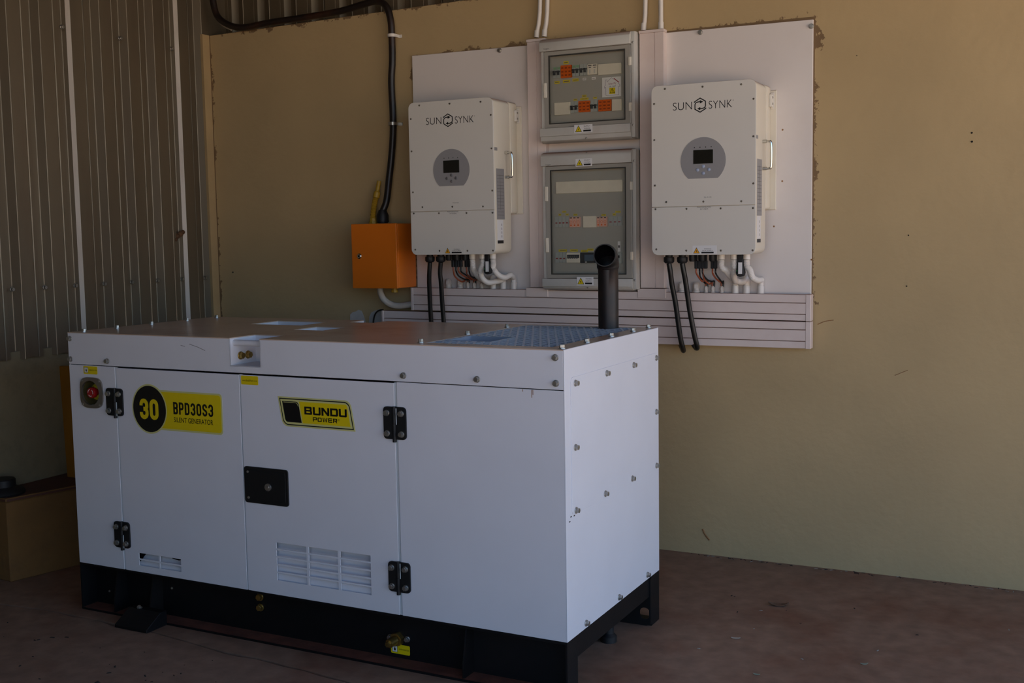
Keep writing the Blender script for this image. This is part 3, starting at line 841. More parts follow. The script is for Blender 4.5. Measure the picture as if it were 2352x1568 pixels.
# makers plate on the right door
sh = lambda x, z: x + (0.872 - z)*0.175       # slanted outline
def slant(x0, x1, z0, z1, r):
    return [(sh(p[0], p[1]), p[1]) for p in [(x0, z1)] + [(x1-r+r*math.sin(t), z1-r+r*math.cos(t)) for t in [PI/2*i/6 for i in range(7)]] + [(x1, z0)] + [(x0+r-r*math.sin(t), z0+r-r*math.cos(t)) for t in [PI/2*i/6 for i in range(7)]]][::-1]
mp = MB()
mp.prism(slant(0.983, 1.279, 0.7715, 0.872, 0.022), 'y', -0.0008, 0.0, CREAM)
mp.prism(slant(0.9885, 1.2735, 0.7765, 0.867, 0.019), 'y', -0.0011, -0.0008, INK)
mp.prism(slant(0.9920, 1.2700, 0.7800, 0.8635, 0.017), 'y', -0.0014, -0.0011, CREAM)
mp.prism([(sh(1.066, 0.786)+0.004, 0.786), (sh(1.263, 0.786), 0.786), (sh(1.263, 0.853), 0.853), (sh(1.259, 0.858), 0.858), (sh(1.066, 0.858)+0.004, 0.858)], 'y', -0.0017, -0.0014, YELLOW)
mp.prism(slant(0.999, 1.066, 0.787, 0.857, 0.010), 'y', -0.0017, -0.0014, INK)
plate = mp.build('maker_plate', CREAM, G)
tx = MB()
block_text(tx, 'BUNDU', 1.0935, 1.2650, 0.8165, 0.8430, lay(-0.0020), INK, 0.10)
tx.build('lettering', INK, plate); tx = MB()
block_text(tx, 'POWER', 1.1275, 1.2260, 0.7950, 0.8095, lay(-0.0020), INK, 0.16)
text_box(tx, '\u00ae', 1.2290, 1.2360, 0.8025, 0.8095, lay(-0.0020), INK)
tx.build('lettering', INK, plate); tx = MB()
stroke(tx, [(sh(1.003,.853)+.001, 0.8535), (sh(1.056,.853), 0.8535), (sh(1.061,.850), 0.8500), (sh(1.0635,.842), 0.8420)], 0.0016, lay(-0.0020), CREAM)
tx.build('cream_line', CREAM, plate)  # cream line printed along the black panel's upper right corner
def small_sticker(x0, x1, z0, z1, words, drop, y=0.0, parent=G, name='yellow_sticker'):
    s = MB(); s.prism(rrect(x0, x1, z0, z1, 0.004), 'y', y-0.0008, y, YELLOW)
    o = s.build(name, YELLOW, parent); t = MB(); zc = (z0+z1)/2; h = z1-z0
    if drop:
        sq = [(x0+0.09*h*2, zc-0.32*h), (x0+0.09*h*2+0.62*h, zc-0.32*h), (x0+0.09*h*2+0.62*h, zc+0.32*h), (x0+0.09*h*2, zc+0.32*h)]
        poly(t, sq, lay(y-0.0010), PAPER); stroke(t, sq, 0.0010, lay(y-0.0012), INK, True)
        mx = sum(p[0] for p in sq)/4
        poly(t, [(mx, zc+0.24*h), (mx-0.11*h, zc-0.02*h), (mx-0.10*h, zc-0.16*h), (mx, zc-0.22*h), (mx+0.10*h, zc-0.16*h), (mx+0.11*h, zc-0.02*h)], lay(y-0.0012), INK)
        text_box(t, words, x0+1.0*h, x1-0.08*h, zc-0.07*h, zc+0.09*h, lay(y-0.0012), INK)
    else:
        text_box(t, words, x0+0.08*(x1-x0), x1-0.06*(x1-x0), zc-0.13*h, zc+0.10*h, lay(y-0.0012), INK)
    t.build('lettering', INK, o)
    return o
small_sticker(0.075, 0.146, 0.909, 0.9385, 'EMERGENCY STOP', True)
small_sticker(0.8275, 0.9015, 0.9045, 0.9350, 'www.BunduPower.co.za', False)
# skid base: channel beams opening outwards, cross rail, gussets
mb = MB()
mb.box(0.0, GL, 0.070, 0.076, 0.0, ZB-0.001); mb.box(0.0, GL, 0.0, 0.076, ZB-0.008, ZB-0.001)
mb.box(0.0, 1.862, 0.724, 0.730, 0.0, ZB-0.001); mb.box(0.0, GL, 0.724, GW, ZB-0.008, ZB-0.001); mb.box(0.0, GL, 0.724, GW, 0.0, 0.007)
mb.build('skid_beam', BLACK, G)
for x0 in (0.0, GL-0.006):
    mb = MB(); mb.box(x0, x0+0.006, 0.0, 0.070, 0.0, ZB-0.008); mb.build('end_plate', BLACK, G)
    mb = MB(); mb.box(x0, x0+0.006, 0.714, GW, 0.007, ZB-0.008); mb.build('end_plate', BLACK, G)
MB().box(0.006, GL-0.006, 0.0005, 0.070, 0.0, 0.007).build('bottom_flange', DUSTFL, G)['label'] = 'bottom flange covered in red dust'
MB().box(0.006, GL-0.006, -0.0015, 0.0005, 0.0, 0.0075).build('flange_lip', BLACK, G)
for x0 in (0.004, GL-0.056):
    MB().box(x0, x0+0.05, 0.076, 0.715, 0.108, ZB-0.001).build('cross_rail', BLACK, G)
MB().box(0.01, GL-0.01, 0.078, 0.714, ZB-0.012, ZB-0.004).build('skid_deck', BLACK, G)
for u0 in (0.165, 0.345, 1.675):
    mb = MB(); mb.prism([(0.070, 0.008), (0.004, 0.008), (0.004, 0.05), (0.030, ZB-0.008), (0.070, ZB-0.008)], 'x', u0, u0+0.006); mb.build('gusset', BLACK, G)
# rear lifting lug with a round eye at the right-hand end, in place of the last stretch of the rear web
lug = MB(); n = 24; cyy = (2.018, 0.0452)
lo_x, hi_x, lo_z, hi_z = 1.860, GL-0.0065, 0.001, ZB-0.009
ring, sq = [], []
for i in range(n):
    a = 2*PI*(i+0.5)/n; c, sn = math.cos(a), math.sin(a)
    ring.append((cyy[0]+0.021*c, cyy[1]+0.021*sn))
    tx_ = ((hi_x if c > 0 else lo_x)-cyy[0])/c; tz_ = ((hi_z if sn > 0 else lo_z)-cyy[1])/sn
    k = min(tx_, tz_); sq.append((cyy[0]+c*k, cyy[1]+sn*k))
v = []
for y in (0.716, 0.7235): v += [(p[0], y, p[1]) for p in ring] + [(p[0], y, p[1]) for p in sq]
f = []
for k in range(n):
    j = (k+1) % n
    f += [(k, j, n+j, n+k), (2*n+k, 3*n+k, 3*n+j, 2*n+j), (k, 2*n+k, 2*n+j, j), (n+k, n+j, 3*n+j, 3*n+k)]
lug.add(v, f); lug.build('lifting_lug', BLACK, G)
for v_ in (0.52,): MB().lathe([(0.028, 0), (0.028, 0.02), (0.018, 0.03), (0.018, 0.108), (0, 0.108)], (1.96, v_, 0.0), (0,0,1), 16).build('vibration_mount', RUBBER, G, smooth=40)
# bracket foot at the front left with its bolt, drain valve, brass bolts, sticker
mb = MB(); mb.prism([(-0.102, 0.0), (0.0, 0.0), (0.0, 0.055), (-0.03, 0.055), (-0.102, 0.012)], 'x', 0.278, 0.436)
mb.build('mounting_foot', BLACK, G, 0.002, 1)
fasten(BOLT, 'bolt', (0.325, -0.022, 0.052), (0.5,0,0), G)
for p in ((0.8154, 0.136), (0.8156, 0.098)): fasten(BOLTB, 'brass_bolt', (p[0], 0.070, p[1]), FACE_Y, G)
for p in ((0.0745, 0.0576), (0.397, 0.1123)): fasten(SCREW, 'screw', (p[0], 0.070, p[1]), FACE_Y, G)
for u in (1.560, 1.790, 2.012, 0.26): MB().box(u-0.008, u+0.008, 0.046, 0.062, ZB-0.020, ZB-0.0085).build('nut', BRASS, G, 0.003, 1)
p0 = (1.394, 0.0739)
dv = MB(); dv.cyl((p0[0], 0.070, p0[1]), (p0[0], 0.05, p0[1]), 0.024, 0.024, 6); dv.cyl((p0[0], 0.05, p0[1]), (p0[0]-0.006, 0.022, p0[1]-0.004), 0.016, 0.015, 16); dv.cyl((p0[0]-0.006, 0.022, p0[1]-0.004), (p0[0]-0.008, 0.012, p0[1]-0.005), 0.010, 0.009, 6)
dv.build('drain_valve', BRASS, G, smooth=35)
for p in ((1.363, 0.0737), (1.43, 0.0765)): fasten(BOLT, 'bolt', (p[0], 0.070, p[1]), FACE_Y, G)
a, b = (1.364, 0.0544), (1.438, 0.0245)
small_sticker(a[0], b[0], b[1]-0.004, a[1]-0.002, 'WATER DRAIN PLUG', True, 0.070)

# ================================================================== WALL EQUIPMENT
mb = MB(); mb.prism([(1.247, 1.12), (3.114, 1.10), (3.1125, 2.2325), (1.247, 2.2455)], 'y', -0.012, -0.0005)
board = mb.build('backing_board', BOARD, None, 0.0015, 1)
tag(board, 'large white backing board fixed to the tan wall behind both inverters', 'board')
for p in ((1.712, -0.012, 2.23), (2.65, -0.012, 2.224), (3.106, -0.012, 2.206), (1.883, -0.012, 2.238)):
    fasten(BOLT, 'screw', (p[0], -0.012, p[2]), FACE_Y, board)
for p in ((2.993, -0.012, 1.805), (2.993, -0.012, 1.598), (2.96, -0.012, 1.415), (3.113, -0.012, 1.278)):
    MB().lathe([(0.004, 0), (0.003, 0.001), (0, 0.001)], (p[0]+.001, -0.012, p[2]), (0,-1,0), 6).build('paint_chip', RUST, board)

def trunking(name, label, x0, x1, zl0, zr0, zl1, zr1, seams, dep=0.058, caps=True):
    """horizontal PVC trunking: U-shaped base, clip-on lid in the middle, seams where they meet; ends may sit at different heights"""
    def Z(x, s): 
        t = (x-x0)/(x1-x0); lo = zl0+(zr0-zl0)*t; hi = zl1+(zr1-zl1)*t
        return lo + (hi-lo)*s
    root = thing(name, label, 'trunking', ((x0+x1)/2, 0, (zl0+zr0)/2))
    ox, oz = root.location.x, root.location.z
    cuts = [0.0] + list(seams) + [1.0]
    for i in range(len(cuts)-1):
        s0, s1 = cuts[i] + (0.010 if i else 0), cuts[i+1] - (0.010 if i < len(cuts)-2 else 0)
        d = dep if i % 2 == 0 else dep + 0.0015
        pts = [(x0, Z(x0, s0)), (x1, Z(x1, s0)), (x1, Z(x1, s1)), (x0, Z(x0, s1))]
        mb = MB(); mb.prism([(p[0]-ox, p[1]-oz) for p in pts], 'y', -d, -0.0125)
        mb.build('lid' if i % 2 else 'base_rail', TRUNK, root, 0.0012, 1)
    mb = MB(); mb.prism([(p[0]-ox, p[1]-oz) for p in ((x0+.002, Z(x0, .02)), (x1-.002, Z(x1, .02)), (x1-.002, Z(x1, .98)), (x0+.002, Z(x0, .98)))], 'y', -dep+0.003, -0.013)
    mb.build('core', mat('trunking_seam_' + name, (92, 62, 50), 0.8), root)
    if caps:
        for xa, xb in ((x1-0.018, x1+0.002),) if caps == 'right' else ((x1-0.018, x1+0.002), (x0-0.002, x0+0.010)):
            mb = MB(); mb.prism([(p[0]-ox, p[1]-oz) for p in ((xa, Z(xa, 0)-.0012), (xb, Z(xb, 0)-.0012), (xb, Z(xb, 1)+.0012), (xa, Z(xa, 1)+.0012))], 'y', -dep-0.003, -0.0125)
            mb.build('end_cap', TRUNK, root, 0.0015, 1)
    return root
tr_up = trunking('cable_trunking', 'upper of two long white horizontal trunkings, right under the inverters', 1.240, 3.121, 1.0475, 1.0315, 1.1545, 1.1375, (0.25, 0.68))
tr_lo = trunking('cable_trunking', 'lower of two long white horizontal trunkings, reaching further left', 1.072, 3.121, 0.9210, 0.9190, 1.0420, 1.0275, (0.27, 0.70))
def vtrunk(label, x0, x1, z0, z1, seam):
    root = thing('vertical_trunking', label, 'trunking', ((x0+x1)/2, 0, z0))
    ox = root.location.x
    mb = MB(); mb.box(x0-ox, x0-ox+(x1-x0)*seam-0.0012, -0.048, -0.0125, 0, z1-z0); mb.build('base_rail', TRUNK, root, 0.001, 1)
    mb = MB(); mb.box(x0-ox+(x1-x0)*seam+0.0012, x1-ox, -0.0495, -0.0125, 0, z1-z0); mb.build('lid', TRUNK, root, 0.001, 1)
    mb = MB(); mb.box(x0-ox+0.001, x1-ox-0.001, -0.046, -0.013, 0.001, z1-z0-0.001); mb.build('core', TRUNK, root)
    mb = MB(); mb.box(x0-ox-0.002, x1-ox+0.002, -0.052, -0.0125, z1-z0, z1-z0+0.012); mb.build('end_cap', TRUNK, root, 0.001, 1)
    return root
vtrunk('narrow white vertical trunking left of the two distribution boards', 1.866, 1.952, 1.160, 2.247, 0.52)
vtrunk('wide white vertical trunking between the distribution boards and the right inverter', 2.394, 2.502, 1.160, 2.236, 0.62)
for x0, x1 in ((1.85, 1.958), (2.385, 2.512)):
    mb = MB(); mb.box(x0-tr_up.location.x, x1-tr_up.location.x, -0.062, -0.013, 1.118-tr_up.location.z, 1.158-tr_up.location.z); mb.build('tee_cover', TRUNK, tr_up, 0.001, 1)

# cable glands and couplers standing on the upper trunking
def on_trunk(p): return (p[0]-tr_up.location.x, p[1], p[2]-tr_up.location.z)
def ztop(x): return 1.1545 + (1.1375-1.1545)*(x-1.24)/(3.121-1.24)
def gland(x, big=True):
    r = 0.0145 if big else 0.0085; h = 0.042 if big else 0.028
    mb = MB(); z = ztop(x) - tr_up.location.z + 0.0005; X = x - tr_up.location.x
    mb.lathe([(r*1.15, 0), (r*1.15, h*0.18), (r*0.95, h*0.2), (r*0.95, h*0.42)], (X, -0.034, z), (0,0,1), 12)
    mb.cyl((X, -0.034, z+h*0.42), (X, -0.034, z+h*0.82), r*1.12, r*1.05, 6)
    mb.lathe([(r, h*0.82), (r*0.75, h), (0, h)], (X, -0.034, z), (0,0,1), 12)
    mb.build('cable_gland', GLANDW, tr_up, smooth=35)
def coupler(x):
    mb = MB(); z = ztop(x) - tr_up.location.z + 0.0005; X = x - tr_up.location.x
    mb.lathe([(0.0148, 0), (0.0148, 0.032), (0.0125, 0.033), (0.0125, 0.034), (0, 0.034)], (X, -0.034, z), (0,0,1), 16)
    mb.build('conduit_coupler', PVC, tr_up, smooth=35)

# ---------------------------------------------------------------- inverters (local origin: wall plane, bottom centre of the casing)
IX0, IX1, IZ0, IZ1 = 2.5185, 2.9445, 1.3065, 1.9850
IC = (IX0+IX1)/2
def inverter(word, label, lit):
    t = thing('inverter', label, 'inverter', (IC, 0, IZ0), 0, 'wall mounted solar inverters')
    X = lambda x: x - IC
    Zz = lambda z: z - IZ0
    w2 = (IX1-IX0)/2; H = IZ1-IZ0
    # casing: rounded shell 0.083 - 0.25 off the wall
    def shell(x0, x1, z0, z1, y0, y1, rad, m, name, bev):
        mb = MB(); mb.prism(rrect(x0, x1, z0, z1, rad, 6), 'y', y0, y1)
        o = mb.build(name, m, t, bev, 3, smooth=35); return o
    shell(-w2, w2, 0.0, H, -0.246, -0.083, 0.026, INVSIDE, 'casing', 0.010)
    mb = MB(); r = 0.026; za, zb_ = 0.1945, H+0.001; wa = w2+0.001
    mb.prism([(-wa, za), (wa, za)] + [(wa-r+r*math.cos(PI/2*k/6), zb_-r+r*math.sin(PI/2*k/6)) for k in range(7)] + [(-wa+r-r*math.sin(PI/2*k/6), zb_-r+r*math.cos(PI/2*k/6)) for k in range(7)], 'y', -0.252, -0.244)
    mb.build('front_cover', INVW, t, 0.0012, 2)
    o = MB(); r = 0.026
    q = [(w2+0.001, 0.1925), (-w2-0.001, 0.1925)] + [(-w2-0.001+r-r*math.cos(PI/2*k/6), -0.001+r-r*math.sin(PI/2*k/6)) for k in range(7)] + [(w2+0.001-r+r*math.sin(PI/2*k/6), -0.001+r-r*math.cos(PI/2*k/6)) for k in range(7)]
    o.prism(q, 'y', -0.252, -0.244); o.build('lower_cover', INVW, t, 0.0012, 2)
    mb = MB(); mb.prism(rrect(-w2+0.004, w2+0.002, 0.178, H-0.004, 0.012), 'y', -0.084, -0.020); mb.build('heat_sink_cover', INVSIDE, t, 0.004, 2, smooth=35)
    mb = MB(); mb.box(-w2-0.020, w2+0.026, -0.020, -0.0125, 0.176, H-0.02); mb.build('mounting_plate', INVSIDE, t, 0.002, 1)
    br = MB(); br.box(w2+0.003, w2+0.014, -0.048, -0.020, 0.590, 0.640); br.box(w2+0.003, w2+0.017, -0.024, -0.020, 0.583, 0.650)
    br = br.build('side_bracket', INVW, t, 0.001, 1)
    for z in (0.602, 0.628): fasten(SCREW, 'screw', (w2+0.014, -0.036, z), FACE_X, br)
    # lower cover / upper cover screws
    for x, z in ((2.576,1.972),(2.732,1.970),(2.887,1.968),(2.530,1.915),(2.530,1.771),(2.532,1.588),(2.936,1.909),(2.936,1.765),(2.9365,1.583),(2.58,1.520),(2.735,1.518),(2.889,1.515),
                 (2.534,1.4925),(2.665,1.491),(2.806,1.489),(2.936,1.487),(2.537,1.329),(2.664,1.323),(2.807,1.322),(2.935,1.322)):
        fasten(SCREWG, 'screw', (X(x), -0.252, Zz(z)), FACE_Y, t)
    # display: round panel cut off flat at the bottom
    dp = MB(); cx_, cz_, R_ = X(2.734), Zz(1.680), 0.0925
    a0 = math.asin(-0.070/R_)
    pts = [(cx_ + R_*math.cos(a0 + (PI-2*a0)*i/40), cz_ + R_*math.sin(a0 + (PI-2*a0)*i/40)) for i in range(41)]
    dp.prism(pts, 'y', -0.2535, -0.2515); dp = dp.build('display_panel', DISPG, t)
    mb = MB(); mb.box(X(2.694), X(2.7745), -0.2545, -0.2534, Zz(1.668), Zz(1.7225)); mb.build('screen', SCREEN, dp)
    for i in range(4):
        MB().lathe([(0.0022, 0), (0, 0.0008)], (X(2.6985+i*0.0229), -0.2535, Zz(1.7330)), (0,-1,0), 10).build('indicator', INK, dp)
    for x, z in ((2.735,1.657),(2.7115,1.6435),(2.758,1.6435),(2.735,1.630)):
        MB().lathe([(0.0066, 0), (0.0066, 0.002), (0.0045, 0.0034), (0, 0.0038)], (X(x), -0.2535, Zz(z)), (0,-1,0), 14).build('button', BUTTON if lit else BUTTONG, dp, smooth=50)
    # printed maker's mark, wordmark halves either side of a hexagon of two arrows
    lg = MB(); put = lay(-0.2523)
    text_box(lg, 'SUN', X(2.609), X(2.688), Zz(1.884), Zz(1.9145), put, INK, -0.012, 1.02)
    lg.build('wordmark', INK, t); lg = MB()
    text_box(lg, 'SYNK', X(2.757), X(2.851), Zz(1.882), Zz(1.9125), put, INK, -0.012, 1.02)
    text_box(lg, '\u00ae', X(2.853), X(2.8575), Zz(1.907), Zz(1.9115), put, INK)
    lg.build('wordmark', INK, t)
    lg = MB()
    hx, hz, hs = X(2.7215), Zz(1.8985), 0.001
    P = lambda a, b: (hx + a*hs, hz + b*hs)
    stroke(lg, [P(-23,11), P(-23,14), P(0,27.5), P(22,14.5), P(22,-5), P(18,-11), P(9,-13.5), P(0,-13.8)], 4.2*hs, put, INK)
    stroke(lg, [P(23,-11), P(23,-14.5), P(0,-27.5), P(-21,-15), P(-21,4), P(-17,10.5), P(-9,13), P(-1,13.5)], 4.2*hs, put, INK)
    poly(lg, [P(-1,20), P(13,12.8), P(-1,6)], put, INK); poly(lg, [P(1,-20), P(-12,-13.5), P(1,-7)], put, INK)
    lg.build('emblem', INK, t)
    lg = MB()
    text_box(lg, word, X(2.737), X(2.768), Zz(1.5325), Zz(1.5375), put, INKG, 0.0, 1.1)
    text_box(lg, 'PHOTOVOLTAIC', X(2.709), X(2.766), Zz(1.4935), Zz(1.4985), lay(-0.2524), INK, 0.0, 1.1)
    text_box(lg, 'SYSTEM', X(2.721), X(2.754), Zz(1.4855), Zz(1.4905), lay(-0.2524), INK, 0.0, 1.1)
    lg.build('printed_words', INK, t)
    st = MB(); st.box(X(2.690), X(2.790), -0.2526, -0.2518, Zz(1.3085), Zz(1.3430), PAPER if lit else INVW); st = st.build('warning_label', PAPER, t)
    g = MB(); AMB = MATS['amber'] if 'amber' in MATS else mat('amber', (232, 160, 20), 0.5)
    bolt = hazard(g, X(2.7065), Zz(1.3115), 0.027, lay(-0.2529), lay(-0.2531), AMB)
    poly(g, bolt, lay(-0.2533), INK)
    g.box(X(2.727), X(2.7775), -0.2529, -0.2526, Zz(1.3115), Zz(1.3175), INK)
    text_box(g, 'DUAL SUPPLY', X(2.731), X(2.774), Zz(1.3205), Zz(1.3245), lay(-0.2529), INK)
    text_box(g, 'WARNING', X(2.738), X(2.767), Zz(1.3275), Zz(1.3310), lay(-0.2529), INK)
    g.build('lettering', INK, st)
    # side labels (grey rating table, white strip) on the right-hand face
    xs = w2 + 0.0006
    lb = MB(); lb.box(xs-0.001, xs, -0.228, -0.152, Zz(1.458), Zz(1.680)); lb = lb.build('rating_label', LABELG, t)
    g = MB()
    for i in range(13): g.box(xs, xs+0.0003, -0.222, -0.158, Zz(1.476+i*0.0145), Zz(1.4775+i*0.0145), INKG)
    g.box(xs, xs+0.0003, -0.1925, -0.191, Zz(1.50), Zz(1.655), INKG)
    g.build('table_lines', INKG, lb)
    lb = MB(); lb.box(xs-0.001, xs, -0.226, -0.168, Zz(1.352), Zz(1.456)); lb = lb.build('serial_label', PAPER, t)
    g = MB(); g.box(xs, xs+0.0003, -0.226, -0.168, Zz(1.352), Zz(1.366), INK)
    for i in range(4): g.box(xs, xs+0.0003, -0.186, -0.184+0.002, Zz(1.378+i*0.017), Zz(1.388+i*0.017), INKG)
    g.build('table_lines', INK, lb)
    lb = MB(); lb.box(xs-0.001, xs, -0.240, -0.214, Zz(1.757), Zz(1.771)); lb.build('small_label', LABELG, t)
    # chrome lift handle on the right-hand face, small knob on the left
    hn = MB(); hp = [(w2-0.002, -0.140, Zz(1.752)), (w2+0.024, -0.140, Zz(1.752)), (w2+0.034, -0.140, Zz(1.742)), (w2+0.034, -0.138, Zz(1.655)), (w2+0.024, -0.138, Zz(1.645)), (w2-0.002, -0.138, Zz(1.645))]
    hn.tube(hp, 0.0048, 10, smooth=5)
    for z in (1.752, 1.645): hn.cyl((w2-0.001, -0.139, Zz(z)), (w2+0.016, -0.139, Zz(z)), 0.0075, None, 12)
    hn.build('lift_handle', CHROME, t, smooth=45)
    MB().cyl((-w2+0.001, -0.15, Zz(1.553)), (-w2-0.014, -0.15, Zz(1.553)), 0.007, None, 12).build('side_knob', RUBBER, t)
    # underside: two large power glands, three PV glands with plug pairs, conduit adaptors, data stick
    for x in (2.5615, 2.6190):
        mb = MB(); mb.lathe([(0.0155, 0), (0.0155, 0.010), (0.021, 0.011), (0.0225, 0.016), (0.022, 0.030), (0.016, 0.037), (0.0, 0.037)], (X(x), -0.165, 0.0), (0,0,-1), 18)
        mb.build('power_gland', RUBBER, t, smooth=40)
    for x in (2.661, 2.703, 2.746):
        mb = MB(); mb.lathe([(0.013, 0), (0.013, 0.024), (0.010, 0.030), (0.0, 0.030)], (X(x), -0.165, 0.0), (0,0,-1), 12); mb.build('pv_gland', RUBBER, t, smooth=40)
    for x in (2.672, 2.686, 2.699, 2.712, 2.741, 2.754):
        mb = MB(); mb.box(X(x)-0.0065, X(x)+0.0065, -0.152, -0.136, -0.060, -0.026); mb.box(X(x)-0.0048, X(x)+0.0048, -0.150, -0.138, -0.026, -0.001); mb.build('pv_plug', RUBBER, t, 0.002, 1)
    for x in (2.784, 2.836, 2.888):
        mb = MB(); mb.lathe([(0.0145, 0), (0.0145, 0.022), (0.0128, 0.023), (0, 0.023)], (X(x), -0.165, 0.0), (0,0,-1), 16); mb.build('conduit_adaptor', PVC, t, smooth=35)
    mb = MB(); mb.prism([(X(2.8530), 0.0), (X(2.8750), 0.0), (X(2.8770), -0.045), (X(2.8820), -0.075), (X(2.8790), -0.088), (X(2.8640), -0.093), (X(2.8490), -0.088), (X(2.8460), -0.075), (X(2.8510), -0.045)], 'y', -0.178, -0.152)
    dg = mb.build('data_stick', RUBBER, t, 0.004, 2)
    MB().box(X(2.8575), X(2.8735), -0.1788, -0.1782, -0.080, -0.034).build('stick_label', PAPER, dg)
    MB().lathe([(0.002, 0), (0, 0.001)], (X(2.8515), -0.178, -0.068), (0,-1,0), 10).build('status_light', LED, dg)
    return t
inv_r = inverter('SLAVE', 'white solar inverter on the right, with pale blue buttons, next to the wide trunking', True)
inv_l = inverter('MASTER', 'white solar inverter on the left, overlapping the orange box', False)
SH = -1.1510; SHZ = 0.0085
inv_l.location = (IC + SH, 0, IZ0 + SHZ)

